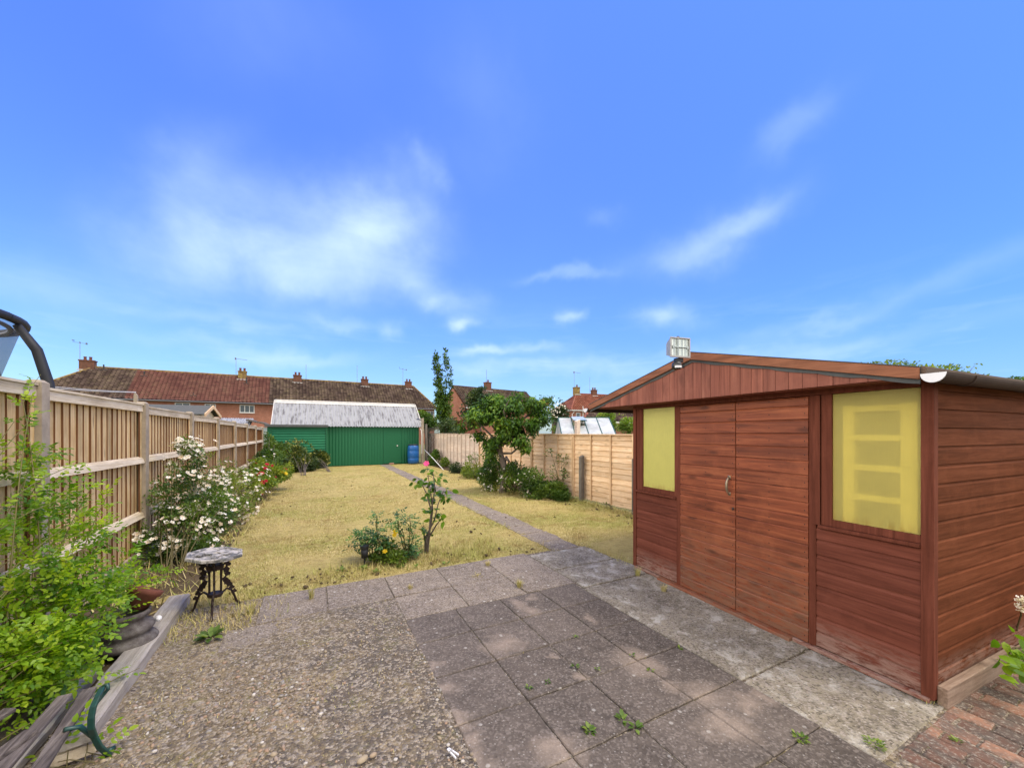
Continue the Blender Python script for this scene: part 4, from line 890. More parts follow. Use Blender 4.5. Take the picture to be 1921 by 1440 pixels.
terrace('terraced_house', 'dark roofed terrace house with two chimney pots above the left of the garage roof', .25, 7.6, 'tile_dark', chims=[(3.0, 4.0, 8.0, 9.1, .95, .6, 2, (4.0, 1.5, 'yagi2'))], wins=[(3.0, 4.4, 3.9, 4.8, 3)])
terrace('terraced_house', 'dark roofed terrace house whose chimney stands above the middle of the garage roof', 7.6, 14.8, 'tile_dark', chims=[(4.0, 4.0, 8.0, 9.15, .9, .6, 2, (3.0, 1.9, 'rod'))], wins=[(10.0, 11.4, 3.9, 4.8, 3)])
terrace('terraced_house', 'end terrace house with dark hipped roof above the right end of the garage', 14.8, 21.0, 'tile_dark', hipr=2.4, chims=[(3.0, 4.0, 8.0, 9.2, .9, .6, 2, (2.2, 1.9, 'tee'))], wins=[(19.45, 20.55, 3.7, 4.72, 2)])

def house(name, label, pa, pb, za, zr, dep, mat, hipl=0, hipr=0, chims=(), wins=(), group='houses beyond the right fence', ov=.3, dn=None):
    """front eave runs from pa to pb (ground points); roof rises away from the camera"""
    a = Vector((pa.x, pa.y, 0)); b = Vector((pb.x, pb.y, 0)); W = (b-a).length; rz_ = math.atan2(b.y-a.y, b.x-a.x)
    h = thing(name, label, 'house', a, rz_, group)
    def clip(xm, s): return hipl*s <= xm <= W-hipr*s
    ro = tile_grid('roof', mat, 0, W, None, h, clip=clip, ydep=dep, z0=za, z1=zr)
    m = MB(); m.add([(0, 2*dep, za), (W, 2*dep, za), (W-hipr, dep, zr-.02), (hipl, dep, zr-.02)], [(0, 1, 2, 3)], .4)
    m.build('rear_roof', MT[mat], h)
    if hipl:
        m = MB(); n_ = 14
        for k in range(n_):
            s0, s1 = k/n_, (k+1)/n_; 
            m.add([(hipl*s0-.05, dep*s0, za+(zr-za)*s0+.02), (hipl*s0-.05, 2*dep-dep*s0, za+(zr-za)*s0+.02), (hipl*s1, 2*dep-dep*s1, za+(zr-za)*s1-.02), (hipl*s1, dep*s1, za+(zr-za)*s1-.02)], [(0, 1, 2, 3)], random.random())
        m.build('hip_roof', MT[mat], ro)
        m = MB(); m.tube([(0, 0, za+.04), (hipl, dep, zr+.04)], .12, 6); m.build('hip_tiles', MT['tile_orange'], ro)
    m = MB(); m.tube([(hipl, dep, zr+.02), (W-hipr, dep, zr+.02)], .11, 6); m.build('ridge_tiles', MT[mat], ro)
    m = MB(); m.box(ov, W-ov, ov, 2*dep-ov, -.1, za-.05)
    if not hipl: m.prism([(ov*.3, ov, za-.06), (ov*.3, 2*dep-ov, za-.06), (ov*.3, dep, zr-.25)], (.2, 0, 0)); m.box(ov*.3, ov-.001, ov, 2*dep-ov, -.1, za-.07)
    m.build('wall', MT['brick'], h)
    m = MB(); m.box(0, W, -.05, -.01, za-.14, za); m.box(-.05, -.01, 0, 2*dep, za-.14, za) if hipl else None; m.build('gutter', MT['white_paint'], h)
    for c in chims: chimney(h, *c)
    for q in wins: win(h, *q)
    return h
g1 = P(868, 757, 46); g2 = P(1004, 762, 55)
house('brick_house', 'brick house with a tiled gable roof and one chimney behind the cherry tree', P(874, 766, 52), P(1016, 772, 61), 5.0, 8.2, 3.6, 'tile_dark', chims=[(6.2, 3.6, 7.8, 9.2, .95, .7, 1, (6.0, 1.9, 'rod'))])
hc = house('hipped_house', 'red hip roofed brick house with two chimneys beyond the greenhouse', P(1072, 768, 58), P(1230, 769, 64), 5.0, 7.85, 3.6, 'tile_orange', hipl=3.0, chims=[(3.0, 3.5, 7.6, 8.9, .85, .8, 1, (2.6, 2.4, 'yagi'), 'tile_ridge'), (6.4, 3.6, 7.5, 8.6, .8, .7, 2, (5.6, 2.1, 'rod'))], wins=[(.95, 1.7, 3.2, 4.6, 1, .28), (2.6, 3.3, 3.4, 4.6, 1, .28)])
m = MB(); m.tube([(.55, .15, 4.95), (.55, .2, 4.6), (.3, .25, 4.4), (.3, .25, 0)], .06, 6); m.tube([(2.15, .2, 5.6), (2.15, .2, 0)], .06, 6); m.build('downpipe', MT['white_paint'], hc)
house('low_building', 'long low building with a grey brown tiled roof half hidden behind the shed eave', P(1092, 792, 32), P(1330, 790, 32), 2.45, 3.2, 2.4, 'tile_dark', hipl=.9)

# ------------------------------------------------------------------ outbuildings seen over the left fence
s1 = thing('felt_roof_shed', 'neighbour\'s grey felt roofed shed with pale gable boards over the left fence', 'shed', P(371, 812, 14), 0); s1.location.z = 0; s1.rotation_euler[2] = R(-4)
m = MB(); m.hexa([(-3.6, -.2, 2.16), (.25, -.2, 2.16), (.25, .75, 2.52), (-3.6, .75, 2.52), (-3.6, -.2, 2.19), (.25, -.2, 2.19), (.25, .75, 2.55), (-3.6, .75, 2.55)]); m.hexa([(-3.6, 1.7, 2.16), (.25, 1.7, 2.16), (.25, .75, 2.52), (-3.6, .75, 2.52), (-3.6, 1.7, 2.19), (.25, 1.7, 2.19), (.25, .75, 2.55), (-3.6, .75, 2.55)]); m.build('roof', MT['felt'], s1)
m = MB(); m.beam((.27, -.22, 2.14), (.27, .75, 2.50), .03, .12); m.beam((.27, .75, 2.50), (.27, 1.72, 2.14), .03, .12); m.build('barge_board', MT['batten_new'], s1)
m = MB(); m.box(-3.5, .1, 0, 1.5, 0, 2.15); m.prism([(-.0, 0, 2.15), (-.0, 1.5, 2.15), (-.0, .75, 2.46)], (.1, 0, 0)); m.build('walls', MT['fence_rail'], s1)
s2 = thing('flat_roof_store', 'low white store with a sagging grey sheet roof beyond the left fence', 'outbuilding', P(440, 812, 26), R(2)); s2.location.z = 0
m = MB(); m.box(-2.2, .75, 0, 2.6, 0, 1.95, .5); m.build('white_wall', MT['cream'], s2)
m = MB(); m.box(.76, 2.5, .1, 2.7, 0, 1.9, .5); m.build('grey_wall', MT['glass_pale'], s2)
corr_sheet('roof', 'corr', (-1.0, -.15, 2.0), (1, 0, 0), (0, .97, .24), 1.9, 2.4, .14, .02, (0, -.24, .97), s2)
m = MB(); n = 12; vv = []
for k in range(n+1):
    x = .65+1.95*k/n; z = 2.45-.55*(k/n)**1.2+random.uniform(-.03, .03); vv += [(x, -.2, z-.12), (x, 2.8, z-.05), (x, 2.8, z+.05), (x, -.2, z)]
m.add(vv, [(k*4+q, k*4+(q+1) % 4, k*4+4+(q+1) % 4, k*4+4+q) for k in range(n) for q in range(4)], .5); m.build('side_roof', MT['dark_stone'], s2)
s3 = thing('small_outhouse', 'small brown pitched roof outhouse in the trees left of the cherry tree', 'outbuilding', P(872, 812, 25), R(-20)); s3.location.z = 0
m = MB(); m.box(-1.0, 1.0, 0, 1.8, 0, 2.0); m.prism([(-1.0, 0, 2.0), (1.0, 0, 2.0), (0, 0, 2.38)], (0, 1.8, 0)); m.build('walls', MT['shed_gable'], s3)
m = MB(); m.hexa([(-1.15, -.15, 1.95), (0, -.15, 2.42), (0, 1.95, 2.42), (-1.15, 1.95, 1.95), (-1.15, -.15, 2.0), (0, -.15, 2.47), (0, 1.95, 2.47), (-1.15, 1.95, 2.0)]); m.hexa([(1.15, -.15, 1.95), (0, -.15, 2.42), (0, 1.95, 2.42), (1.15, 1.95, 1.95), (1.15, -.15, 2.0), (0, -.15, 2.47), (0, 1.95, 2.47), (1.15, 1.95, 2.0)]); m.build('roof', MT['tile_ridge'], s3)

# ------------------------------------------------------------------ greenhouse over the right fence
gh = thing('greenhouse', 'green framed greenhouse with an open roof vent behind the right fence', 'greenhouse', (0, 0, 0))
ra = P(1047, 784, 11.9); rb = P(1142, 787, 11.9); ra.z = rb.z = 1.975
ux = (rb-ra).normalized(); un = Vector((ux.y, -ux.x, 0)); W = (rb-ra).length; gh.location = (ra.x, ra.y, 0); gh.rotation_euler = (0, 0, math.atan2(ux.y, ux.x))
ey, ez = -1.0, 1.36
m = MB()
m.beam((0, 0, 1.975), (W, 0, 1.975), .04, .04); m.beam((0, ey, ez), (W, ey, ez), .04, .04); m.beam((0, -ey, ez), (W, -ey, ez), .04, .04)
nb = 4
for k in range(nb+1):
    x = W*k/nb; m.beam((x, 0, 1.975), (x, ey, ez), .022, .03); m.beam((x, 0, 1.975), (x, -ey, ez), .022, .03); m.beam((x, ey, 0), (x, ey, ez), .03, .03); m.beam((x, -ey, 0), (x, -ey, ez), .03, .03)
for x in (0, W): m.beam((x, ey, ez), (x, -ey, ez), .03, .03); m.beam((x, 0, ez), (x, 0, 1.97), .02, .02)
m.build('frame', MT['gh_frame'], gh)
t = NT('greenhouse_pane'); t.b.inputs['Roughness'].default_value = .3; t.fin(t.mix(t.noise(t.tc.outputs['Object'], 3, 6, .6), (.50, .56, .57), (.72, .74, .75)), .3, .6)
tr_ = t.n('ShaderNodeBsdfTransparent'); mx = t.n('ShaderNodeMixShader'); t.L.new(t.rng(t.noise(t.tc.outputs['Object'], 2.2, 4, .6), .35, .65, .50, .85), mx.inputs[0]); t.L.new(tr_.outputs[0], mx.inputs[1]); t.L.new(t.b.outputs[0], mx.inputs[2]); t.L.new(mx.outputs[0], t.o.inputs['Surface'])
MT['gh_pane'] = t.m
for k in range(nb):
    a, b = W*k/nb+.012, W*(k+1)/nb-.012
    top = (ey*.42, 1.975-.42*.615) if k == 1 else (-.02, 1.965)
    m = MB(); m.add([(a, top[0], top[1]), (b, top[0], top[1]), (b, ey, ez), (a, ey, ez)], [(0, 1, 2, 3)]); m.build('roof_pane', MT['gh_pane'], gh)
    m = MB(); m.add([(a, .02, 1.965), (b, .02, 1.965), (b, -ey, ez), (a, -ey, ez)], [(0, 1, 2, 3)]); m.build('roof_pane', MT['gh_pane'], gh)
    m = MB(); m.add([(a, ey, .1), (b, ey, .1), (b, ey, ez), (a, ey, ez)], [(0, 1, 2, 3)]); m.build('side_pane', MT['gh_pane'], gh)
for x in (0, W):
    m = MB(); m.add([(x, ey, ez), (x, -ey, ez), (x, 0, 1.96)], [(0, 1, 2)]); m.add([(x, ey, .1), (x, -ey, .1), (x, -ey, ez), (x, ey, ez)], [(0, 1, 2, 3)]); m.build('gable_pane', MT['gh_pane'], gh)
a, b = W/nb+.01, W*2/nb-.01
m = MB(); m.hexa([(a, 0, 1.99), (b, 0, 1.99), (b, -.60, 1.86), (a, -.60, 1.86), (a, 0, 2.005), (b, 0, 2.005), (b, -.60, 1.875), (a, -.60, 1.875)]); vt = m.build('roof_vent', MT['glass_pale'], gh)
m = MB(); m.beam((a, -.60, 1.868), (b, -.60, 1.868), .03, .03); m.beam((a+.02, -.55, 1.85), (a+.05, -.5, 1.64), .012, .012); m.build('vent_frame', MT['gh_frame'], vt)

# ------------------------------------------------------------------ trampoline enclosure, washing line
tp = thing('trampoline_enclosure', 'black padded hoop and curved poles of a trampoline net over the left fence', 'trampoline', (-4.14, 5.88, 0))
rc, zc = 1.33, 2.70
m = MB(); m.tube([(rc*math.cos(2*math.pi*k/48), rc*math.sin(2*math.pi*k/48), zc) for k in range(49)], .045, 10, cap=False); m.build('top_hoop', MT['foam'], tp, smooth=True)
m = MB(); m.tube([((rc-.10)*math.cos(2*math.pi*k/48), (rc-.10)*math.sin(2*math.pi*k/48), zc-.05) for k in range(49)], .022, 8, cap=False); m.build('inner_ring', MT['aerial'], tp, smooth=True)
for deg in (8, 68, 128, 188, 248, 308):
    a = R(deg); prof = [(rc+.00, zc-.05), (rc+.14, zc-.30), (rc+.22, zc-.65), (rc+.26, zc-1.1), (rc+.26, zc-1.8), (rc+.22, 0)]
    m = MB(); m.tube([(r_*math.cos(a), r_*math.sin(a), z) for r_, z in prof], [.036, .046, .048, .048, .045, .03], 10); m.build('pole', MT['foam'], tp, smooth=True)
t = NT('mesh_net'); t.fin((.10, .11, .125), .8, .1); tr_ = t.n('ShaderNodeBsdfTransparent'); mx = t.n('ShaderNodeMixShader'); mx.inputs[0].default_value = .5; t.L.new(tr_.outputs[0], mx.inputs[1]); t.L.new(t.b.outputs[0], mx.inputs[2]); t.L.new(mx.outputs[0], t.o.inputs['Surface'])
m = MB(); n = 48; prof = [(rc-.02, zc-.02), (rc-.08, zc-.25), (rc-.17, zc-.6), (rc-.22, zc-1.2), (rc-.2, .9)]; vv = [(r_*math.cos(2*math.pi*k/n), r_*math.sin(2*math.pi*k/n), z) for r_, z in prof for k in range(n)]
m.add(vv, [(i*n+k, i*n+(k+1) % n, (i+1)*n+(k+1) % n, (i+1)*n+k) for i in range(len(prof)-1) for k in range(n)]); m.build('net', t.m, tp, smooth=True)
m = MB(); m.lathe([(1.28, .78), (1.62, .78), (1.64, .86), (1.60, .90), (1.28, .90)], n=40); m.build('spring_pad', MT['foam'], tp)
wp = thing('washing_line', 'washing line wires running to a grey post beyond the left fence', 'washing line', (0, 0, 0))
q = P(255, 757, 9.5); m = MB(); m.box(q.x-.035, q.x+.035, q.y-.035, q.y+.035, 0, 2.42); m.prism([(q.x-.035, q.y-.035, 2.42), (q.x+.035, q.y-.035, 2.42), (q.x-.02, q.y-.035, 2.50)], (0, .07, 0)); m.build('post', MT['post_conc'], wp)
for dy in (0, 3):
    a_ = P(100, 725+dy, 7.5); b_ = P(255, 735+dy*.3, 9.5); m = MB(); m.tube([a_, a_*.66+b_*.34+Vector((0, 0, -.015)), a_*.33+b_*.67+Vector((0, 0, -.015)), b_], .006, 5); m.build('wire', MT['wire'], wp)
# ================================================================== vegetation
def unit(a): return a/np.maximum(np.linalg.norm(a, axis=-1, keepdims=True), 1e-9)
LEAF2 = (np.array([(0, 0, 0), (.30, .42, .07), (0, 1, -.10), (-.30, .42, .07), (0, .5, 0)], float), np.array([(0, 1, 2, 4), (0, 4, 2, 3)]))
LEAF4 = (np.array([(0, 0, 0), (.24, .24, .06), (.25, .62, .04), (0, 1, -.12), (0, .38, .0), (0, .72, -.03), (-.24, .24, .06), (-.25, .62, .04)], float), np.array([(0, 1, 2, 4), (4, 2, 3, 5), (0, 4, 7, 6), (4, 5, 3, 7)]))
LONG = (np.array([(0, 0, 0), (.20, .30, .05), (.17, .65, 0), (0, 1, -.22), (0, .38, .0), (0, .72, -.06), (-.20, .30, .05), (-.17, .65, 0)], float), np.array([(0, 1, 2, 4), (4, 2, 3, 5), (0, 4, 7, 6), (4, 5, 3, 7)]))
def frames(d, nh):
    """rotation matrices with local y = d, local z ~ nh"""
    d = unit(d); x = unit(np.cross(d, nh)); z = np.cross(x, d); return np.stack([x, d, z], axis=-1)
def instance(tpl, pos, Rm, scale):
    V0, F0 = tpl; N = len(pos)
    V = np.einsum('nij,kj->nki', Rm, V0)*np.asarray(scale).reshape(-1, 1, 1)+pos[:, None, :]
    F = F0[None]+(np.arange(N)*len(V0))[:, None, None]
    return V.reshape(-1, 3), F.reshape(-1, F0.shape[1])
def leaves(name, mat, parent, pos, d, nh, size, tpl=LEAF2, rnd=None):
    n = len(pos); V, F = instance(tpl, pos, frames(d, nh), size)
    if rnd is None: rnd = RNG.random(n)
    return fast_mesh(name, V, F, np.repeat(np.clip(rnd, 0, 1), len(tpl[0])), MT[mat], parent, smooth=False)
def clump(pos, f=2.5, o=0.0): return np.array([mnoise.noise(Vector((p[0]*f+o, p[1]*f, p[2]*f-o))) for p in pos])
def blob_points(blobs, n, surf=.35, gap=None, f=2.5, zmin=.02):
    """blobs (centre, (rx,ry,rz)); n points shared by volume"""
    vol = np.array([b[1][0]*b[1][1]*b[1][2] for b in blobs])**.75; vol = vol/vol.sum(); out = []; nrm = []
    for (c, r), w_ in zip(blobs, vol):
        k = int(n*w_*(1.7 if gap is not None else 1)); u = unit(RNG.normal(size=(k, 3))); rad = RNG.random((k, 1))**surf*RNG.normal(1.0, .09, (k, 1))
        out.append(np.array(c)+u*rad*np.array(r)); nrm.append(u)
    p = np.concatenate(out); u = np.concatenate(nrm)
    if gap is not None: k = clump(p, f) > gap; p, u = p[k], u[k]
    k = p[:, 2] > zmin; return p[k], u[k]
def B(px, py, Y, rx, ry, rd=None):
    """blob seen at a pixel with pixel radii, at depth Y"""
    s = Y/724; rr = (rx*s+ry*s)/2 if rd is None else rd
    return (tuple(P(px, py, Y)), ((rx*s+rr)/2 if False else rx*s, rr, ry*s))
def stems(name, mat, parent, base, tips, r0=.012, r1=.003, sag=.15, spread=.08, label=None):
    m = MB()
    for tpt in tips:
        b = Vector(base)+Vector((random.uniform(-spread, spread), random.uniform(-spread, spread), 0)); tpt = Vector(tpt); d = tpt-b
        mid1 = b+d*.35+Vector((0, 0, sag*d.length*.5))+Vector((random.uniform(-.03, .03), random.uniform(-.03, .03), 0)); mid2 = b+d*.7+Vector((0, 0, sag*d.length*.6))
        m.tube([b, mid1, mid2, tpt], [r0, r0*.8, (r0+r1)/2, r1], 5, cap=False)
    return m.build(name, MT[mat], parent, smooth=True)
# blossom template: five broad cupped petals and a small eye
def blossom_tpl(n=5, cup=.35, eye=True, w_=.42):
    V = []; F = []
    for k in range(n):
        a = 2*math.pi*k/n; r_ = np.array([math.cos(a), math.sin(a), 0]); s = np.array([-math.sin(a), math.cos(a), 0])
        b = len(V); V += [r_*.06, r_*.55+s*w_+np.array([0, 0, cup*.4]), r_*1.0+np.array([0, 0, cup]), r_*.55-s*w_+np.array([0, 0, cup*.4])]
        F.append((b, b+1, b+2, b+3))
    e = [0]*len(V)
    if eye:
        b = len(V); V += [np.array([.2, 0, .12]), np.array([0, .2, .12]), np.array([-.2, 0, .12]), np.array([0, -.2, .12])]; F.append((b, b+1, b+2, b+3)); e += [1]*4
    return np.array(V), np.array(F), np.array(e)
BL5 = blossom_tpl()
def double_tpl():
    V, F, e = [], [], []
    for lay, (sc_, cup, rot) in enumerate(((1, .25, 0), (.75, .55, .6), (.5, .8, 1.1), (.28, .8, .3))):
        v, f, _ = blossom_tpl(6, cup, False, .45); c, s = math.cos(rot), math.sin(rot); v = v@np.array([[c, s, 0], [-s, c, 0], [0, 0, 1]])*sc_
        F.append(f+sum(len(x) for x in V)); V.append(v)
    V = np.concatenate(V); return V, np.concatenate(F), np.zeros(len(V))
BLD = double_tpl()
def blossoms(parent, centers, normals, mat, size, per=6, spread=.05, tpl=BL5, name='flower_cluster', label=None):
    for c, nn in zip(centers, normals):
        k = max(1, int(per*random.uniform(.6, 1.4))); nn = np.asarray(nn, float); off = RNG.normal(size=(k, 3))*spread
        pos = np.asarray(c)+off; nh = unit(nn+RNG.normal(size=(k, 3))*.45+np.array([0, 0, .3])); d = unit(np.cross(nh, RNG.normal(size=(k, 3))))
        Rm = np.stack([np.cross(d, nh), d, nh], axis=-1)
        V, F = instance((tpl[0], tpl[1]), pos, Rm, size*RNG.uniform(.75, 1.2, k))
        base = RNG.random(k)*.75+.2; rnd = np.repeat(base, len(tpl[0])); rnd = np.where(np.tile(tpl[2], k) > 0, 0.0, rnd)
        tag(fast_mesh(name, V, F, rnd, MT[mat], parent), label)
MT['petal_white'] = leafmat('white_rose_petal', [(0, (.62, .40, .07)), (.1, (.70, .48, .2)), (.2, (.66, .54, .42)), (.5, (.80, .74, .66)), (1, (.84, .82, .78))], .2, .6)
def shrub(name, label, cat, base, blobs, n, size, mat, tpl=LEAF2, gap=-.12, f=3.0, nst=14, stemmat='stem', sr=.010, group=None, surf=.35, upb=.5, droop=0.0, leafname='foliage'):
    b = Vector(base); t_ = thing(name, label, cat, b, 0, group)
    p, u = blob_points(blobs, n, surf, gap, f); k = len(p)
    d = unit(u*.7+RNG.normal(size=(k, 3))*.55+np.array([0, 0, upb*.5-droop])); nh = unit(RNG.normal(size=(k, 3))*.5+np.array([0, 0, 1.0])+u*.3)
    cl_ = clump(p, f*.8, 9.0)
    rnd = RNG.random(k)*.6+.22+cl_*.55
    loc = p-np.array(b)
    leaves(leafname, mat, t_, loc, d, nh, size*RNG.uniform(.6, 1.25, k), tpl, rnd)
    idx = RNG.choice(k, min(nst, k), replace=False); stems('stem', stemmat, t_, (0, 0, 0), loc[idx], sr, sr*.25)
    return t_, loc, u
def pick(loc, u, n, minout=.0, campref=True, zmin=None):
    k = np.arange(len(loc)); RNG.shuffle(k); return loc[k[:n]], u[k[:n]]

# ---- lawn grass
def in_lawn(x, y):
    e = .05*np.sin(y*3.1)+.04*np.sin(y*7.7+1)
    left = np.interp(y, [4.2, 5.2, 6.5, 8.5, 11, 14, 16.5, 19], [-.72, -.92, -.98, -1.0, -.95, -.75, -.1, .55])+e
    right = np.interp(y, [2.9, 5.3, 6.9, 8.6, 11, 15, 19], [5.38, 5.33, 5.1, 4.55, 4.8, 4.75, 4.45])+e
    pw = .035*np.sin(x*0+y*9.3)+.02*np.sin(y*23)
    onpath = (x > 2.765+pw) & (x < 3.15-pw)
    front = np.where(x < 2.7, 4.22+.02*np.sin(x*9), 4.12-np.clip((x-3.2)*9, 0, 1.15))
    return (x > left) & (x < right) & (y > front) & (y < 19.25) & ~onpath
def blades(name, n_per, zones, hmin, hmax, mat='grass', mask=None, rndlo=0.0, rndhi=1.0, lean=.9, wid=.0028, label=None):
    VV = []; RR = []
    for x0, x1, y0, y1, dens, hs in zones:
        n = int((x1-x0)*(y1-y0)*dens); x = RNG.uniform(x0, x1, n); y = RNG.uniform(y0, y1, n)
        if mask is not None: k = mask(x, y); x, y = x[k], y[k]; n = len(x)
        cl_ = np.sin(x*3.3+np.sin(y*2.1)*2)*np.sin(y*2.7+np.sin(x*1.9)*2)*.5+np.sin(x*11+y*5)*np.sin(y*13-x*4)*.3
        h = RNG.uniform(hmin, hmax, n)*hs*(1+.35*cl_); a = RNG.uniform(0, 2*np.pi, n); ln = RNG.random(n)*lean+.15
        w_ = wid*hs*RNG.uniform(.7, 1.5, n)*(1+.05*y); dx, dy = np.cos(a), np.sin(a); z0 = -.018
        base = np.stack([x, y, np.full(n, z0)], 1); s = np.stack([-dy*w_, dx*w_, np.zeros(n)], 1)
        tip = base+np.stack([dx*h*ln*1.3, dy*h*ln*1.3, h*(1.15-ln*.6)], 1)
        VV.append(np.stack([base-s, base+s, tip], 1).reshape(-1, 3)); RR.append(np.repeat(np.clip(rndlo+(rndhi-rndlo)*(RNG.random(n)**.8)+cl_*.12, 0, 1), 3))
    V = np.concatenate(VV); F = np.arange(len(V)).reshape(-1, 3)
    return tag(fast_mesh(name, V, F, np.concatenate(RR), MT[mat]), label, None, None, 'stuff')
blades('grass', 1, [(-1.1, 5.4, 2.9, 6.5, 10000, .8), (-1.1, 5.4, 6.5, 10, 4600, .85), (-1.1, 5.4, 10, 19.3, 1500, .95)], .014, .034, mask=in_lawn, rndlo=.12, lean=1.0)
# rougher green grass along fence feet, edges, rose bed and round the table
rough = [(5.0, 5.34, 3.5, 7.2, 1500, 1.0), (4.6, 5.1, 3.5, 7.2, 350, .7), (3.2, 5.3, 3.0, 8, 120, .8), (-.8, 2.7, 4.3, 9, 60, .7), (4.0, 4.6, 8.3, 9.0, 1500, 1), (.0, 2.0, 4.3, 4.75, 2200, .8), (1.2, 2.2, 4.4, 5.1, 1500, .9), (-1.1, -.45, 3.55, 4.5, 1800, .8), (-.6, -.2, 3.6, 4.3, 900, .7), (3.15, 3.32, 3.1, 4.2, 2500, .7), (2.66, 2.78, 4.1, 12, 700, .7), (3.12, 3.24, 4.1, 12, 700, .7), (-1.75, -.9, 4.3, 14, 250, 1.6)]
blades('rough_grass', 1, rough, .04, .13, rndlo=.0, rndhi=.75, lean=.8, label=None)
# dry thatch scattered on the gravel and along the joints
def scat(x, y): return (np.sin(x*9+np.sin(y*7))*np.sin(y*8+1.3)) > .15
blades('dry_thatch', 1, [(-.95, .62, 2.2, 3.7, 1500, .8), (-.95, .62, .8, 2.2, 350, .7), (.60, .68, .8, 3.2, 2500, .6), (-.5, 2.6, 4.14, 4.26, 5200, .7), (.6, 2.3, 3.13, 3.19, 1500, .5), (-.5, .7, 3.58, 3.66, 1800, .5)], .01, .04, mask=None, rndlo=.3, lean=1.0, label=None)

jm = lambda x, y: (np.sin(x*7+y*3)+np.sin(x*17-y*11)) > .5
blades('joint_moss', 1, [(.66, 2.3, y-.006, y+.006, 5200, .8) for y in (.62, 1.04, 1.47, 1.89, 2.32, 2.75, 3.16, 3.64)]+[(x-.006, x+.006, .7, 3.16, 4200, .8) for x in (1.07, 1.49, 1.90, 2.31)]+[(2.33, 3.0, 1.448, 1.458, 3500, .7), (2.3, 3.2, .775, .80, 2500, .8), (2.4, 3.6, -.1, .78, 260, .6), (3.03, 3.12, .9, 3.0, 500, .6)], .010, .028, mask=jm, rndlo=.0, rndhi=.6, lean=1.0)
def tuft(px, py, n, h, label, green=.5, w_=.0045, name='grass_tuft', spread=.025):
    g = G(px, py); o = thing(name, label, 'grass tuft', g, 0, 'tufts growing in the paving joints')
    a = RNG.uniform(0, 2*np.pi, n); r_ = RNG.random(n)*spread; ln = RNG.random(n)*.55+.1; hh = h*RNG.uniform(.5, 1.1, n)
    base = np.stack([np.cos(a)*r_, np.sin(a)*r_, np.full(n, -.01)], 1); a2 = a+RNG.normal(size=n)*.5; s = np.stack([-np.sin(a2)*w_, np.cos(a2)*w_, np.zeros(n)], 1)*.5
    mid = base+np.stack([np.cos(a2)*hh*ln*.35, np.sin(a2)*hh*ln*.35, hh*.6], 1); tip = base+np.stack([np.cos(a2)*hh*ln*1.1, np.sin(a2)*hh*ln*1.1, hh*(1.05-ln*.45)], 1)
    V = np.stack([base-s, base+s, mid+s*.8, mid-s*.8, mid-s*.8, mid+s*.8, tip+s*.1, tip-s*.1], 1).reshape(-1, 3); F = np.arange(len(V)).reshape(-1, 4)
    fast_mesh('blades', V, F, np.repeat(np.clip(RNG.random(n)*.5+(1-green)*.5, 0, 1), 8), MT['grass'], o); return o
tuft(584, 1122, 40, .15, 'tall thin green grass tuft on the edge slab near the small table', .8)
tuft(469, 1150, 40, .13, 'short green grass tuft just right of the small table legs', .8)
tuft(975, 1100, 60, .09, 'yellow green grass tuft in the joint in the upper middle of the patio', .6)
tuft(1245, 1108, 60, .08, 'brown grass tuft at the foot of the shed below the left window', .2)
tuft(1196, 1078, 50, .10, 'green grass tuft at the rear bottom corner of the shed', .7)
tuft(915, 1060, 60, .07, 'dry brown grass tuft on the patio edge by the lawn', .1)
tuft(770, 1103, 50, .06, 'dry grass tuft between edge slabs below the roses', .2)
tuft(895, 1080, 50, .04, 'low moss and grass tuft beside the dry edge tuft', .4, spread=.06)
tuft(1740, 1312, 60, .05, 'mossy grass tuft under the near corner post of the shed', .6, spread=.04)
def weed(px, py, r_, n, sz, label, name='weed'):
    g = G(px, py); o = thing(name, label, 'weed', g, 0, 'weeds in the patio joints')
    a = RNG.uniform(0, 2*np.pi, n); rr = RNG.random(n)**.6*r_
    pos = np.stack([np.cos(a)*rr*.3, np.sin(a)*rr*.3, RNG.random(n)*.012], 1); d = np.stack([np.cos(a), np.sin(a), RNG.random(n)*.9], 1)
    leaves('leaf_rosette', 'weed', o, pos, d, np.tile([0, 0, 1.], (n, 1)), sz*RNG.uniform(.6, 1.2, n), LEAF4)
    return o
for px, py, r_, n, sz, lab in [(1105, 1371, .06, 26, .030, 'moss like weed at a joint crossing near the bottom middle of the patio'), (1168, 1351, .05, 14, .035, 'small bright weed on the main joint below the slabs centre'), (1192, 1365, .05, 10, .035, 'small weed just right of the bright weed in the lower joint'),
        (1080, 1195, .03, 8, .022, 'tiny weed in the joint of the third slab row'), (1185, 1229, .03, 8, .022, 'tiny weed at the left of the pale worn slab corner'), (1220, 1257, .03, 8, .02, 'tiny weed just right of the pale worn slab corner'), (1080, 1252, .04, 10, .024, 'small weed left of the middle joint crossing'),
        (1120, 1256, .03, 8, .02, 'tiny weed right of the middle joint crossing'), (1275, 1216, .03, 12, .02, 'small weed by the concrete strip at the end of a joint'), (993, 1290, .03, 10, .022, 'small weed on the long joint left of centre'), (1027, 1279, .03, 9, .02, 'tiny weed on the long joint right of its neighbour'),
        (395, 1195, .14, 26, .075, 'flat green broad leaved weed spreading below the small table'), (1500, 1385, .10, 40, .020, 'mossy weed strip where slabs meet the rubble patch'), (1640, 1395, .12, 60, .018, 'long mossy strip in the joint beside the red pavers'), (1795, 1390, .04, 12, .02, 'little weed between the red pavers')]:
    weed(px, py, r_, n, sz, lab)

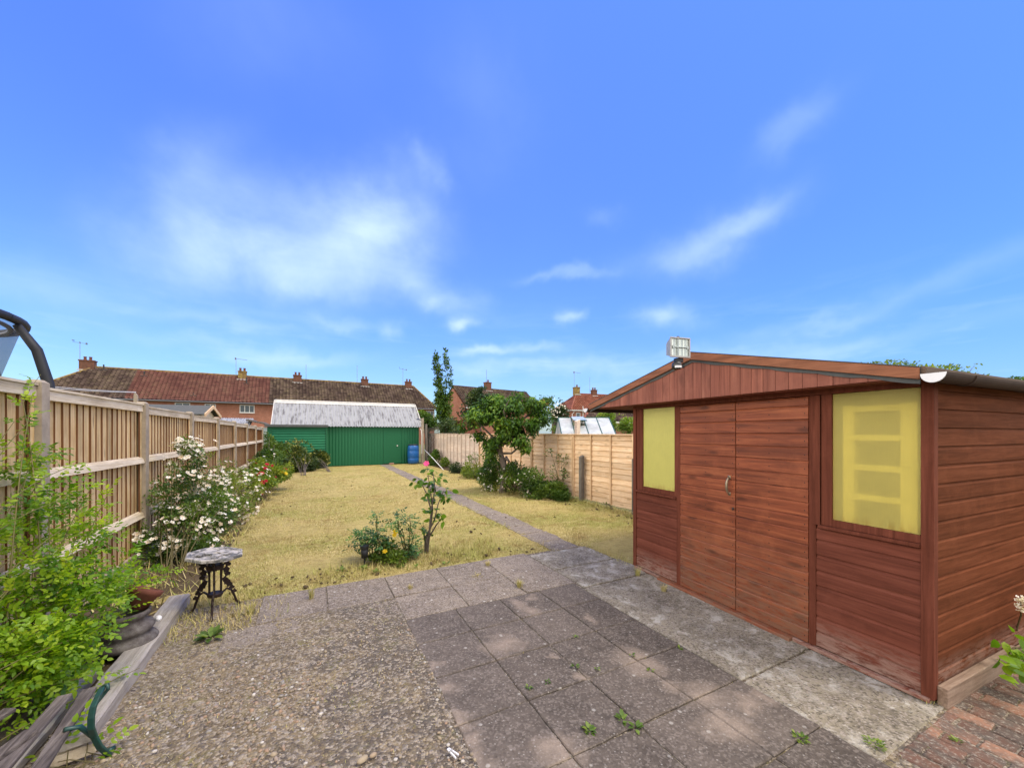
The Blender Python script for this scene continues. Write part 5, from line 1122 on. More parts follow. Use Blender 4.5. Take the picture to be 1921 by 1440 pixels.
# ---- pebbles
ico = (lambda: (__import__('bmesh'),))()[0]
bmm = ico.new(); ico.ops.create_icosphere(bmm, subdivisions=1, radius=1.0); ICO = (np.array([tuple(v.co) for v in bmm.verts]), np.array([[v.index for v in f.verts] for f in bmm.faces])); bmm.free()
def pebbles(name, zones, label, smin, smax, smooth=True, mat='pebble'):
    P_, S_ = [], []
    for x0, x1, y0, y1, dens, k in zones:
        n = int((x1-x0)*(y1-y0)*dens); x = RNG.uniform(x0, x1, n); y = RNG.uniform(y0, y1, n)
        dn = clump(np.stack([x, y, np.zeros(n)], 1), 3.1); kp = dn > RNG.uniform(-.5, .15, n); x, y = x[kp], y[kp]; n = len(x)
        s = smin+(smax-smin)*RNG.random(n)**3.5; z = np.array([-.006+.016*nz(a, b, 2.1, 3)+.009*nz(a, b, 8, 1) for a, b in zip(x, y)])
        P_.append(np.stack([x, y, z+s*.15], 1)); S_.append(s*k)
    pos = np.concatenate(P_); s = np.concatenate(S_); n = len(pos)
    q = unit(RNG.normal(size=(n, 3))*np.array([1, 1, .25])); Rm = frames(q, unit(RNG.normal(size=(n, 3))*.3+np.array([0, 0, 1.])))
    S3 = np.stack([RNG.uniform(.7, 1.1, n), RNG.uniform(.9, 1.5, n), RNG.uniform(.4, .75, n)], 1)
    V0, F0 = ICO; V = np.einsum('nij,nkj->nki', Rm, V0[None]*S3[:, None, :]*(1+RNG.normal(size=(n, len(V0), 1))*.07))*s[:, None, None]+pos[:, None, :]
    F = (F0[None]+(np.arange(n)*len(V0))[:, None, None]).reshape(-1, 3)
    return tag(fast_mesh(name, V.reshape(-1, 3), F, np.repeat(RNG.random(n), len(V0)), MT[mat], smooth=smooth), label, kind='stuff')
pebbles('gravel', [(-.9, .1, .9, 1.9, 5400, 1.0), (.1, .64, .9, 1.9, 2300, .8), (-.9, .05, 1.9, 2.9, 4200, 1), (.05, .64, 1.9, 2.7, 900, .8), (-.8, .62, 2.8, 3.2, 1200, .9), (-1.75, -1.05, 1.0, 3.6, 700, 1), (.60, .66, .9, 3.1, 5000, .8)], None, .0025, .0145)
pebbles('soil_clods', [(-.9, 5.0, 4.3, 12, 3.5, .8), (-.7, 2.6, 4.25, 4.7, 60, 1.0), (.0, .45, 4.3, 4.8, 110, .8), (4.7, 5.3, 4.5, 9, 60, 1)], None, .008, .035, mat='soil')
def stone(px, py, sx, sy, sz_, label, rv, rot=0):
    g = G(px, py); rng_ = np.random.default_rng(int(px)); V = ICO[0]*np.array([sx, sy, sz_])*(1+rng_.normal(size=(len(ICO[0]), 1))*.08)
    o = fast_mesh('stone', V, ICO[1], np.full(len(V), rv), MT['pebble'], smooth=True); o.location = g+Vector((0, 0, sz_*.5)); o.rotation_euler = (0, 0, rot); b = o.modifiers.new('sub', 'SUBSURF'); b.levels = b.render_levels = 1
    return tag(o, label, 'stone', 'larger stones in the gravel')
stone(680, 1427, .036, .022, .016, 'largest brown stone in the gravel at the bottom of the picture', .55, .5)
stone(700, 1418, .022, .016, .014, 'brown stone touching the right of the largest gravel stone', .6, .2)
stone(820, 1313, .013, .012, .008, 'small cream stone against the patio edge', .95); stone(841, 1398, .013, .012, .009, 'cream stone near the clothes peg', .97)
stone(515, 1367, .02, .014, .01, 'pale grey stone lying left of centre in the gravel', .9, 1.1); stone(290, 1410, .015, .012, .009, 'white stone in the gravel close to the old bench', .98)
pg_ = thing('clothes_peg', 'grey plastic clothes peg lying beside the patio edge', 'clothes peg', G(848, 1418)+Vector((0, 0, .014)), R(20))
m = MB(); m.hexa([(-.008, -.036, -.004), (-.001, -.034, -.004), (.004, .036, -.004), (-.003, .036, -.004), (-.008, -.036, .004), (-.001, -.034, .004), (.004, .036, .004), (-.003, .036, .004)]); m.build('peg_leg', MT['white_pvc'], pg_, bevel=.0015)
m = MB(); m.hexa([(.012, -.030, -.004), (.019, -.028, -.004), (.010, .036, -.004), (.0045, .036, -.004), (.012, -.030, .004), (.019, -.028, .004), (.010, .036, .004), (.0045, .036, .004)]); m.build('peg_leg', MT['white_pvc'], pg_, bevel=.0015)
m = MB(); m.tube([(-.006, .01, .006), (.012, .012, .006)], .003, 6); m.build('spring', MT['grey_alu'], pg_)

# ---- sleepers, planks, pots and bench on the left
def plank(name, a, b, w_, h_, z, mat, label, cat='plank', rot=0, ends=True, wob=.004, group=None):
    a = Vector(a); b = Vector(b); d = (b-a); L_ = d.length; n = 12; m = MB(); vv = []
    ang = math.atan2(d.y, d.x)-math.pi/2
    for k in range(n+1):
        y = L_*k/n; q = [random.uniform(-wob, wob) for _ in range(6)]
        vv += [(-w_/2+q[0], y, z), (w_/2+q[1], y, z), (w_/2+q[1], y, z+h_-.012), (w_/2-.012+q[1], y, z+h_+q[4]), (-w_/2+.01+q[0], y, z+h_+q[5]), (-w_/2+q[0], y, z+h_-.01)]
    m.add(vv, [tuple(range(5, -1, -1)), tuple(n*6+k for k in range(6))]+[(k*6+q, k*6+(q+1) % 6, k*6+6+(q+1) % 6, k*6+6+q) for k in range(n) for q in range(6)])
    o = m.build(name, MT[mat]); o.location = (a.x, a.y, 0); o.rotation_euler = (0, 0, ang)
    if label: tag(o, label, cat, group)
    return o
plank('sleeper', (-1.03, 2.52, 0), (-1.06, 4.36, 0), .145, .09, -.01, 'sleeper', 'long silvery timber sleeper edging the gravel in front of the small table', 'sleeper', group='timbers edging the bed')
plank('sleeper', (-1.36, 2.0, 0), (-1.40, 3.9, 0), .30, .05, -.01, 'deck', 'wide flat grey plank under the stone pots', 'plank', group='timbers edging the bed')
plank('sleeper', (-1.19, 2.2, 0), (-1.22, 3.3, 0), .07, .05, .0, 'sleeper', 'short pale plank wedged between the sleeper and the flat grey plank', 'plank', group='timbers edging the bed')
bn = thing('garden_bench', 'collapsed garden bench with grey timber slats and green iron end in the bottom left corner', 'bench', (0, 0, 0))
def seg(pa, pb, w_, h_, mat, name, roll=(0, 0, 1)):
    m = MB(); pa = Vector(pa); pb = Vector(pb); n = 8; prev = None
    m.beam(pa, pb, w_, h_, upv=roll); return m.build(name, MT[mat], bn, bevel=.004)
sz0 = .20
for k, (a, b) in enumerate([((168, 1292), (52, 1475)), ((122, 1305), (-30, 1480)), ((60, 1370), (-120, 1500)), ((20, 1330), (-190, 1450))]):
    A_ = G(*a, z=sz0+.02*k); B_ = G(*b, z=sz0+.02*k); dvec = (B_-A_).normalized(); o = seg(A_, B_, .052, .020, 'deck', 'seat_slat')
A_ = G(112, 1392, z=.12); B_ = G(180, 1368, z=.12); seg(A_, B_, .085, .05, 'sleeper', 'cross_rail')
A_ = G(90, 1428, z=.05); B_ = G(182, 1395, z=.05); seg(A_, B_, .05, .05, 'fence_rail', 'cross_rail')
Yb = [(193, 1287, .32), (184, 1305, .31), (175, 1325, .28), (171, 1345, .24), (171, 1365, .19), (177, 1382, .13), (187, 1400, .07), (203, 1414, .0)]
pts = [G(px, py, z=z_) for px, py, z_ in Yb]
m = MB()
for k in range(len(pts)-1): m.beam(pts[k], pts[k+1]+(pts[k+1]-pts[k])*.12, .012, .024, .5, upv=(1, -.2, .2))
m.build('iron_end', MT['iron_green'], bn, bevel=.003)
m = MB(); m.tube([pts[5], G(150, 1362, z=.20), G(120, 1368, z=.22)], .010, 6); m.build('stretcher', MT['iron_green'], bn, smooth=True)
m = MB(); m.tube([pts[0], G(202, 1283, z=.33), G(203, 1292, z=.31), G(196, 1300, z=.29), pts[2]], .008, 6); m.build('scroll', MT['iron_green'], bn, smooth=True)
m = MB(); m.tube([pts[-1], G(206, 1405, z=.02), G(214, 1402, z=.015)], .012, 6); m.build('foot', MT['iron_green'], bn, smooth=True)

ur = thing('stepped_planter', 'dark mottled stone planter with stepped rings standing on the flat grey plank', 'planter', G(238, 1207, .06).to_tuple()[:2]+(.045,), 0); ur.scale = (.86, .86, .95)
m = MB(); m.lathe([(.155, 0), (.185, .02), (.19, .045), (.175, .065), (.135, .085), (.15, .10), (.168, .125), (.16, .15), (.125, .165), (.118, .20), (.142, .215), (.146, .245), (.13, .25), (.118, .215), (.02, .20)], n=36, r=.5); m.build('planter_body', MT['dark_stone'], ur, smooth=True)
tpt_ = thing('terracotta_pot', 'old terracotta pot lying tilted on top of the dark stepped planter', 'pot', tuple(Vector(ur.location)+Vector((.03, .03, .24))), 0); tpt_.rotation_euler = (R(-18), R(24), 0)
m = MB(); m.lathe([(.06, 0), (.085, .09), (.10, .10), (.103, .135), (.092, .137), (.082, .10), (.05, .02)], n=28, r=.5); m.build('pot_body', MT['terracotta'], tpt_, smooth=True)
m = MB(); m.lathe([(0, 0), (.020, .001), (.021, .003), (.0, .005)], n=18, M=Matrix.Rotation(R(70), 4, 'X')); o = m.build('white_disc', MT['white_pvc'], smooth=True); o.location = G(297, 1159, .16); tag(o, 'small white disc leaning against the dark planter', 'disc')

# ---- small ornate table
tbx = Vector((-.745, 4.03, 0)); tb = thing('ornate_table', 'small three legged cast iron table with a cracked grey octagonal top', 'table', tbx, R(8))
HT = .485; RT = .205
t = NT('cracked_table_top'); ob = t.tc.outputs['Object']; n_ = t.noise(ob, 13, 8, .7, .6); n2 = t.noise(ob, 40, 6, .7)
c_ = t.mix(t.rng(n_, .44, .54, 0, 1), (.46, .43, .40), (.12, .12, .115)); c_ = t.mix(t.rng(n2, .5, .64, 0, .6), c_, (.55, .50, .46)); t.bump(t.math('ADD', n_, n2), .9, .01); MT['table_top'] = t.fin(c_, .8, .2)
m = MB(); n = 8; vv = []
Tm = Matrix.Translation((0, 0, HT)) @ Matrix.Rotation(R(5), 4, Vector((.3, 1, 0)))
for rr, z in ((RT-.02, -.028), (RT, -.02), (RT, .0), (RT-.006, .006), (RT-.03, .002), (RT-.035, -.004)):
    for k in range(n): a = 2*math.pi*(k+.5)/n; vv.append(tuple(Tm @ Vector((rr*math.cos(a), rr*math.sin(a), z))))
m.add(vv, [tuple(range(n-1, -1, -1)), tuple(5*n+k for k in range(n))]+[(i*n+k, i*n+(k+1) % n, (i+1)*n+(k+1) % n, (i+1)*n+k) for i in range(5) for k in range(n)], .5)
top = m.build('table_top', MT['table_top'], tb)
m = MB()
for k in range(9):
    a = random.uniform(0, 6.28); r_ = random.uniform(.0, .12); p = Vector((r_*math.cos(a), r_*math.sin(a), 0)); vv = []; q = random.randint(4, 6)
    poly = [tuple(Tm @ (p+Vector((random.uniform(.02, .055)*math.cos(2*math.pi*j/q), random.uniform(.02, .055)*math.sin(2*math.pi*j/q), -.003+.0012*k)))) for j in range(q)]; m.prism(poly, Tm.to_3x3() @ Vector((0, 0, .009)), .5)
m.build('broken_piece', MT['table_top'], top)
for deg in (-95, 28, 150):
    a = R(deg); dx, dy = math.cos(a), math.sin(a); f_ = lambda r_, z, s=0: (dx*r_-dy*s, dy*r_+dx*s, z)
    m = MB()
    m.tube([f_(.045, HT-.03), f_(.045, .16), f_(.05, .13)], .0085, 7)
    m.tube([f_(.15, HT-.035), f_(.10, HT-.07), f_(.055, HT-.12), f_(.045, HT-.2)], .008, 6)
    m.tube([f_(.05, .14), f_(.09, .165), f_(.125, .14), f_(.15, .08), f_(.165, .03), f_(.19, .0)], [.009, .009, .009, .009, .009, .012], 7)
    for (r_, z, s_) in [(.095, HT-.075, .032), (.10, HT-.115, .026), (.085, HT-.155, .030), (.095, HT-.195, .027), (.075, HT-.235, .024), (.09, .225, .030), (.11, .195, .028), (.13, .16, .024), (.15, .12, .022)]:
        M_ = Matrix.Translation(f_(r_, z)) @ Matrix.Rotation(a, 4, 'Z') @ Matrix.Rotation(R(90), 4, 'X')
        q = 9; poly = []
        for j in range(q): aa = 2*math.pi*j/q; rr = s_*(1 if j % 2 == 0 else .68); poly.append(tuple(M_ @ Vector((rr*math.cos(aa), rr*math.sin(aa), -.003))))
        m.prism(poly, Vector((dy, -dx, 0))*-.006)
    m.build('leg', MT['iron'], tb)
m = MB(); m.lathe([(.055, HT-.13), (.06, HT-.12), (.06, HT-.10), (.055, HT-.09)], n=14); m.build('ring', MT['iron'], tb)
m = MB(); m.lathe([(.05, .13), (.055, .14), (.055, .155), (.05, .16)], n=14); m.build('ring', MT['iron'], tb)

# ---- solar light in the rose bed, pink flower
sl_ = thing('garden_light', 'small black garden light on a stake beneath the left rose', 'garden light', G(684, 1062))
m = MB(); m.lathe([(.045, .20), (.048, .22), (.048, .235), (.01, .24)], n=16); m.lathe([(.012, .0), (.012, .09), (.036, .10), (.038, .105)], n=16); m.build('lamp_body', MT['black'], sl_, smooth=False)
m = MB(); m.lathe([(.036, .106), (.040, .199)], n=16); m.build('lens', MT['foam'], sl_, smooth=True)
for p_ in ():
    pass
pf = thing('pink_flower', 'single bright pink bloom on the lawn near the foot of the white pipe', 'flower', G(800, 884))
blossoms(pf, [(0, 0, .30)], [(0, -.6, .8)], 'pink', .15, 1, 0, BLD, 'bloom'); stems('stem', 'stem', pf, (0, .1, 0), [(0, .02, .28), (.1, .1, .2)], .008, .004)
# ---- foreground rose with arching canes and pinnate leaves (left edge)
fr = thing('rose_bush', 'large bright green rose bush with arching canes in the left foreground', 'rose bush', (-1.45, 2.6, 0))
fb = [B(20, 850, 2.5, 60, 45, .2), B(30, 960, 2.4, 120, 80, .28), B(90, 1040, 2.35, 120, 80, .3), B(130, 1130, 2.35, 95, 70, .28), B(60, 1160, 2.1, 120, 110, .3), B(30, 1260, 1.95, 110, 90, .25), B(100, 1230, 2.1, 80, 55, .2), B(250, 1085, 2.9, 55, 30, .15)]
p, u = blob_points(fb, 2300, .45, -.05, 4.5, zmin=.08); k_ = p[:, 0] > -1.76; p, u = p[k_], u[k_]
tips = [P(75, 770, 2.6), P(62, 835, 2.5), P(150, 868, 2.55), P(212, 908, 2.6), P(172, 957, 2.5), P(335, 1062, 3.0), P(262, 1252, 2.3), P(300, 1110, 2.8), P(15, 790, 2.5), P(230, 1165, 2.5), P(120, 1010, 2.3), P(180, 900, 2.6), P(225, 1260, 2.2), P(60, 745, 2.55), P(250, 1060, 2.8), P(30, 700, 2.7)]
basep = [Vector((-1.55, 2.55, 0)), Vector((-1.45, 2.95, 0)), Vector((-1.5, 2.2, 0)), Vector((-1.4, 3.2, 0))]
cane = MB(); sp_p, sp_d = [], []
alltips = tips+[Vector(p[i]) for i in RNG.choice(len(p), 46, replace=False)]
for i, tp_ in enumerate(alltips):
    b = basep[i % 4]+Vector((random.uniform(-.08, .08), random.uniform(-.08, .08), 0)); d = tp_-b; h = Vector((0, 0, .30*d.length*random.uniform(.3, 1)))
    if i == 5 or i == 7: b = Vector((-1.5, 2.9, .0)); d = tp_-b; h = Vector((0, 0, .12))
    pts = [b+d*f+h*math.sin(math.pi*f**.8)*.8 for f in np.linspace(0, 1, 9)]
    pts = [Vector((max(q.x, -1.74), q.y, q.z)) for q in pts]
    cane.tube([q-Vector(fr.location) for q in pts], list(np.linspace(.0048, .0016, 9)), 5, cap=False)
    for k in range(3 if i < 16 else 4, 9):
        for _ in range(2 if i < 16 else 1):
            q = pts[min(k, 8)].lerp(pts[max(k-1, 0)], random.random()); sp_p.append(q); dd = (pts[min(k, 8)]-pts[max(k-1, 0)]).normalized(); sp_d.append(dd+Vector((random.gauss(0, .6), random.gauss(0, .6), random.gauss(.1, .3))))
cane.build('cane', MT['stem_red'], fr, smooth=True)
def pinnate(name, mat, parent, pos, dirs, length, lsz, origin, npair=2, tpl=LEAF4, rnd=None):
    pos = np.asarray(pos); dirs = unit(np.asarray(dirs)); n = len(pos); nh = unit(RNG.normal(size=(n, 3))*.35+np.array([0, 0, 1.])); x = unit(np.cross(dirs, nh)); up_ = np.cross(x, dirs)
    Lh = length*RNG.uniform(.7, 1.25, n)[:, None]; PP, DD, NN, SS, RR = [], [], [], [], []; base = RNG.random(n) if rnd is None else rnd
    for j in range(npair):
        f = (j+1)/(npair+.7)
        for s in (-1, 1):
            PP.append(pos+dirs*Lh*f); DD.append(dirs*.5+x*s*.85-up_*.1+RNG.normal(size=(n, 3))*.1); NN.append(up_+RNG.normal(size=(n, 3))*.15); SS.append(lsz*RNG.uniform(.7, 1.0, n)*(.75+.25*f)); RR.append(base)
    PP.append(pos+dirs*Lh); DD.append(dirs-up_*.2); NN.append(up_); SS.append(lsz*RNG.uniform(.9, 1.2, n)); RR.append(base)
    PP = np.concatenate(PP)-np.array(origin); RR = np.concatenate(RR); RR = RR+RNG.normal(size=len(RR))*.08
    o = leaves(name, mat, parent, PP, np.concatenate(DD), np.concatenate(NN), np.concatenate(SS), tpl, RR)
    return o
sd_ = np.array([tuple(v) for v in sp_d]); sp_ = np.array([tuple(v) for v in sp_p])
allp = np.concatenate([p, sp_]); alld = np.concatenate([unit(u*.6+RNG.normal(size=u.shape)*.6+np.array([.25, 0, .05])), sd_])
rb = np.clip(RNG.random(len(allp))*.62+.10+.35*np.clip(clump(allp, 3.5), -.5, .5)+.18, 0, 1)
pinnate('foliage', 'rose_leaf', fr, allp, alld, .062, .036, fr.location, rnd=rb)
# dim small plants below / bottom edge sprigs
q = G(140, 1425, .05); w1 = thing('seedling_shrub', 'small bright leafy plant at the bottom edge beside the old bench', 'plant', (q.x, q.y, 0))
pos = [(-.02, .0, .10), (.03, .02, .06), (.0, .05, .13), (-.06, .02, .05), (.06, -.02, .04), (.08, .05, .05), (-.1, -.03, .06), (.02, -.06, .05)]; d_ = [(.1, .2, 1), (.6, .2, .6), (0, .5, .8), (-.7, .1, .4), (.7, -.3, .3), (.8, .5, .2), (-.8, -.3, .3), (.1, -.8, .3)]
pinnate('foliage', 'rose_leaf', w1, np.array(pos)+np.array(w1.location), d_, .11, .040, w1.location, 3, rnd=RNG.uniform(.5, .9, 8)); stems('stem', 'stem', w1, (0, 0, 0), pos, .003, .0015)

# ---- white rose bushes on the left border
t1, loc, u1 = shrub('white_rose_bush', 'largest white rose bush, loaded with cream flowers, behind the small table', 'rose bush', (-1.35, 5.25, 0),
    [B(352, 860, 4.9, 26, 40, .16), B(345, 930, 4.75, 55, 45, .28), B(350, 1000, 4.6, 62, 55, .30), B(395, 960, 4.9, 45, 45, .26), B(330, 1050, 4.4, 50, 32, .25), B(385, 1030, 4.5, 35, 30, .25), B(300, 1010, 4.5, 25, 50, .15)], 12500, .036, 'bush_leaf', LEAF2, -.14, 4.5, nst=14, stemmat='stem', sr=.006)
keep = np.where((u1[:, 1] < .35) | (u1[:, 2] > .4))[0]; ch = RNG.choice(keep, 95, replace=False); blossoms(t1, loc[ch]+u1[ch]*.03, u1[ch]+np.array([.2, -.5, .5]), 'petal_white', .026, 7, .045)
ch = RNG.choice(keep, 5, replace=False); blossoms(t1, loc[ch]+u1[ch]*.03, u1[ch]+np.array([.2, -.5, .5]), 'petal_pink', .03, 2, .03, BLD, label='pink rose bloom')
top = P(350, 835, 4.9)-Vector(t1.location); blossoms(t1, [top+Vector((random.uniform(-.09, .09), random.uniform(-.05, .05), random.uniform(-.16, .06))) for _ in range(9)], [(0.1, -.6, .7)]*9, 'petal_white', .028, 7, .035)
t2, loc, u2 = shrub('white_rose_bush', 'second white rose bush, looser and lower, further along the left fence', 'rose bush', (-1.30, 7.1, 0),
    [B(405, 900, 6.3, 30, 25, .25), B(430, 925, 6.3, 42, 32, .32), B(455, 900, 7.2, 32, 24, .3), B(440, 955, 6.0, 34, 22, .26), B(470, 920, 7.2, 22, 28, .26)], 5200, .036, 'yel_leaf', LEAF2, -.08, 4, nst=22)
keep = np.where((u2[:, 1] < .3) | (u2[:, 2] > .3))[0]; ch = RNG.choice(keep, 62, replace=False); blossoms(t2, loc[ch]+u2[ch]*.03, u2[ch]+np.array([.2, -.5, .5]), 'petal_white', .030, 6, .05)
t3, loc, u3 = shrub('climbing_rose', 'thin leggy rose stems climbing the fence boards behind the white roses', 'rose bush', (-1.6, 6.4, 0),
    [B(300, 875, 5.2, 16, 14, .1), B(395, 865, 6.5, 18, 18, .1), B(425, 872, 7.2, 16, 16, .1), B(275, 1000, 4.4, 14, 30, .08)], 420, .036, 'yel_leaf', LEAF2, -.1, 5, nst=30, sr=.005)
t4, loc, u4 = shrub('red_rose_bush', 'red flowered rose bush with yellow green leaves on the left border', 'rose bush', (-1.15, 9.6, 0),
    [B(500, 890, 9.3, 34, 18, .4), B(520, 884, 10.2, 26, 18, .4), B(480, 878, 10.2, 18, 20, .35), B(497, 905, 8.6, 20, 12, .3)], 7000, .06, 'yel_leaf', LEAF2, -.14, 3.5, nst=10)
for px, py, Y in [(482, 891, 8.6), (489, 890, 8.6), (501, 876, 9.0), (493, 880, 9.2), (479, 869, 9.6), (500, 905, 8.3), (487, 927, 7.9), (511, 896, 8.9), (531, 880, 9.6), (505, 874, 9.2)]:
    c = P(px, py, Y)-Vector(t4.location); blossoms(t4, [c], [(.1, -.7, .6)], 'petal_red', .045 if py not in (890, 891) else .075, 2, .03, BLD, 'bloom')
for px, py, Y in [(530, 888, 9.4), (534, 890, 9.4), (491, 896, 8.6)]:
    c = P(px, py, Y)-Vector(t4.location); blossoms(t4, [c], [(.1, -.7, .6)], 'petal_yellow', .06, 1, .02, BLD, 'bloom', )
t5, loc, u5 = shrub('border_shrub', 'loose green shrub with small white flowers beside the far end of the left fence', 'shrub', (-1.1, 12.6, 0),
    [B(505, 862, 12.3, 22, 20, .5), B(520, 845, 14, 22, 16, .5), B(500, 835, 15.5, 14, 22, .4), B(496, 872, 10.8, 14, 12, .3)], 7000, .075, 'bush_leaf', LEAF2, -.15, 2.5, nst=10)
ch = RNG.choice(len(loc), 14, replace=False); blossoms(t5, loc[ch], u5[ch]+np.array([.2, -.5, .5]), 'petal_white', .035, 3, .06)
t6, loc, u6 = shrub('variegated_shrub', 'tall yellow variegated rounded shrub in front of the green roller shutter', 'shrub', (-.35, 15.6, 0),
    [B(556, 848, 15.8, 28, 22, .55), B(545, 865, 15.4, 26, 20, .5), B(566, 872, 15.2, 24, 14, .45), B(527, 850, 16.2, 16, 18, .4), B(560, 870, 15.4, 36, 18, .5), B(535, 872, 14.6, 14, 12, .4)], 10500, .085, 'variegated', LEAF2, -.2, 2.6, nst=10, stemmat='bark', sr=.008)
ch = np.where((u6[:, 2] > .2) & (u6[:, 1] < .3))[0]; ch = RNG.choice(ch, 22, replace=False)
t7, loc, u7 = shrub('variegated_shrub', 'lower yellow variegated shrub at the right end of the roller shutter', 'shrub', (.55, 16.6, 0),
    [B(598, 862, 16.8, 17, 17, .45), B(590, 870, 16.6, 18, 14, .4), B(578, 876, 16.2, 18, 10, .4)], 6500, .085, 'variegated', LEAF2, -.2, 2.6, nst=8, stemmat='bark', sr=.008)

# ---- right border
def rb_(name, label, cat, base, blobs, n, size, mat, **k): return shrub(name, label, cat, base, blobs, n, size, mat, **k)
b1, loc, ub = rb_('mock_orange', 'dark green bushy shrub with white flowers around the foot of the cherry tree', 'shrub', (4.7, 8.9, 0),
    [B(915, 895, 10.2, 20, 22, .35), B(965, 895, 9.6, 28, 28, .40), B(1000, 905, 9.2, 30, 26, .38), B(925, 880, 10.4, 18, 30, .3)], 9500, .055, 'bush_leaf', gap=-.16, f=3.2, nst=10)
ch = np.where((ub[:, 0] < .3) & (ub[:, 1] < .5))[0]; ch = RNG.choice(ch, 46, replace=False); blossoms(b1, loc[ch]+ub[ch]*.02, ub[ch]+np.array([-.4, -.5, .3]), 'petal_white', .024, 4, .05)
b2, loc, ub2 = rb_('dark_shrub', 'low dark leafy shrub against the orange fence left of the stub post', 'shrub', (5.0, 7.5, 0),
    [B(1040, 922, 8.9, 26, 18, .28), B(1010, 922, 9.0, 26, 18, .3), B(1055, 930, 8.6, 14, 10, .2)], 6500, .05, 'bush_leaf', gap=-.18, f=3.5, nst=8)
b3, loc, _ = rb_('climber', 'thin wispy climber trained up the orange fence above the dark shrub', 'climber', (5.25, 7.6, 0),
    [B(1055, 862, 9.1, 16, 12, .06), B(1045, 885, 9.1, 20, 16, .06), B(1030, 850, 9.3, 10, 10, .05), B(1060, 890, 8.9, 10, 14, .05)], 300, .045, 'bush_leaf', gap=-.15, f=6, nst=22, sr=.005)
b4, loc, _ = rb_('yellow_green_shrub', 'bright yellow green bush by the pale fence left of the cherry tree', 'shrub', (4.85, 12.2, 0),
    [B(886, 882, 12.9, 20, 17, .42), B(878, 886, 13.2, 12, 12, .35)], 1900, .055, 'yel_leaf', gap=-.1, f=3, nst=12)
b5, loc, _ = rb_('dark_shrub', 'small dark green shrub between two bright bushes on the right border', 'shrub', (4.9, 14.6, 0),
    [B(857, 879, 14.8, 14, 12, .38), B(850, 884, 14.6, 10, 8, .3)], 1100, .06, 'dark_leaf', gap=-.1, f=3, nst=10)
b6, loc, _ = rb_('yellow_green_shrub', 'small bright grassy clump by the flaking brown fence panel', 'shrub', (4.9, 17.0, 0),
    [B(835, 872, 17.0, 8, 14, .3)], 700, .08, 'yel_leaf', gap=None, nst=10, tpl=LONG, upb=2.5)
b7, loc, _ = rb_('dark_shrub', 'feathery dark green shrub next to the pink bloom and white pipe', 'shrub', (4.6, 18.0, 0),
    [B(815, 864, 18.0, 11, 17, .35), B(818, 852, 18.2, 6, 10, .25)], 1300, .08, 'bush_leaf', gap=-.15, nst=10)
b8, loc, _ = rb_('thin_rose', 'thin rose stems with few leaves leaning on the pale fence panels', 'rose bush', (5.1, 12.6, 0),
    [B(893, 856, 12.9, 14, 7, .1), B(880, 862, 13.2, 8, 8, .1)], 160, .06, 'bush_leaf', gap=None, nst=20, sr=.006)
b9, loc, ub9 = rb_('white_flower_bush', 'green bush dotted with white blooms on the fence side left of the cherry trunk', 'shrub', (4.55, 9.9, 0),
    [B(912, 905, 10.4, 16, 14, .3), B(925, 912, 10.0, 16, 10, .25)], 1500, .045, 'yel_leaf', gap=-.1, f=4, nst=12)
ch = RNG.choice(len(loc), 24, replace=False); blossoms(b9, loc[ch], ub9[ch]+np.array([-.4, -.5, .3]), 'petal_white', .028, 4, .05)
b10, loc, _ = rb_('weedy_clump', 'small clump of weeds growing at the fence foot near the shed', 'plant', (5.25, 5.9, 0), [B(1137, 950, 8.0, 7, 6, .1), B(1165, 962, 7.6, 6, 4, .08)], 220, .05, 'bush_leaf', gap=None, nst=8)

# ---- cherry tree
ct = thing('cherry_tree', 'small cherry tree with drooping leaves and a leaning grey trunk by the right border', 'tree', (4.16, 8.67, 0))
o_ = Vector(ct.location)
trk = [P(943, 925, 9.6), P(945, 905, 9.6), P(948, 888, 9.6), P(944, 868, 9.6), (P(939, 850, 9.6)), P(938, 835, 9.6), P(942, 820, 9.6)]
m = MB(); m.tube([q-o_ for q in trk], [.095, .075, .070, .080, .060, .052, .045], 10); m.tube([trk[3]-o_, P(950, 858, 9.6)-o_, P(955, 866, 9.5)-o_], [.06, .05, .03], 7)
br = [(4, (960, 850), (985, 828), (1005, 800), 9.4), (5, (955, 830), (975, 800), (1000, 780), 9.7), (6, (940, 800), (930, 775), (925, 750), 9.6), (6, (955, 795), (965, 765), (975, 745), 9.5), (5, (920, 815), (900, 795), (880, 785), 9.4), (6, (925, 800), (905, 770), (895, 760), 9.8), (6, (975, 790), (1010, 765), (1035, 760), 9.8), (4, (928, 838), (918, 850), (912, 860), 9.7), (6, (950, 790), (945, 770), (955, 750), 9.1), (5, (960, 820), (970, 830), (985, 838), 9.2)]
for i, a, b, c, Y in br: m.tube([trk[i]-o_, P(*a, (Y+9.6)/2)-o_, P(*b, Y)-o_, P(*c, Y)-o_], [.034, .026, .018, .008], 7, cap=False)
m.build('trunk', MT['bark'], ct, smooth=True)
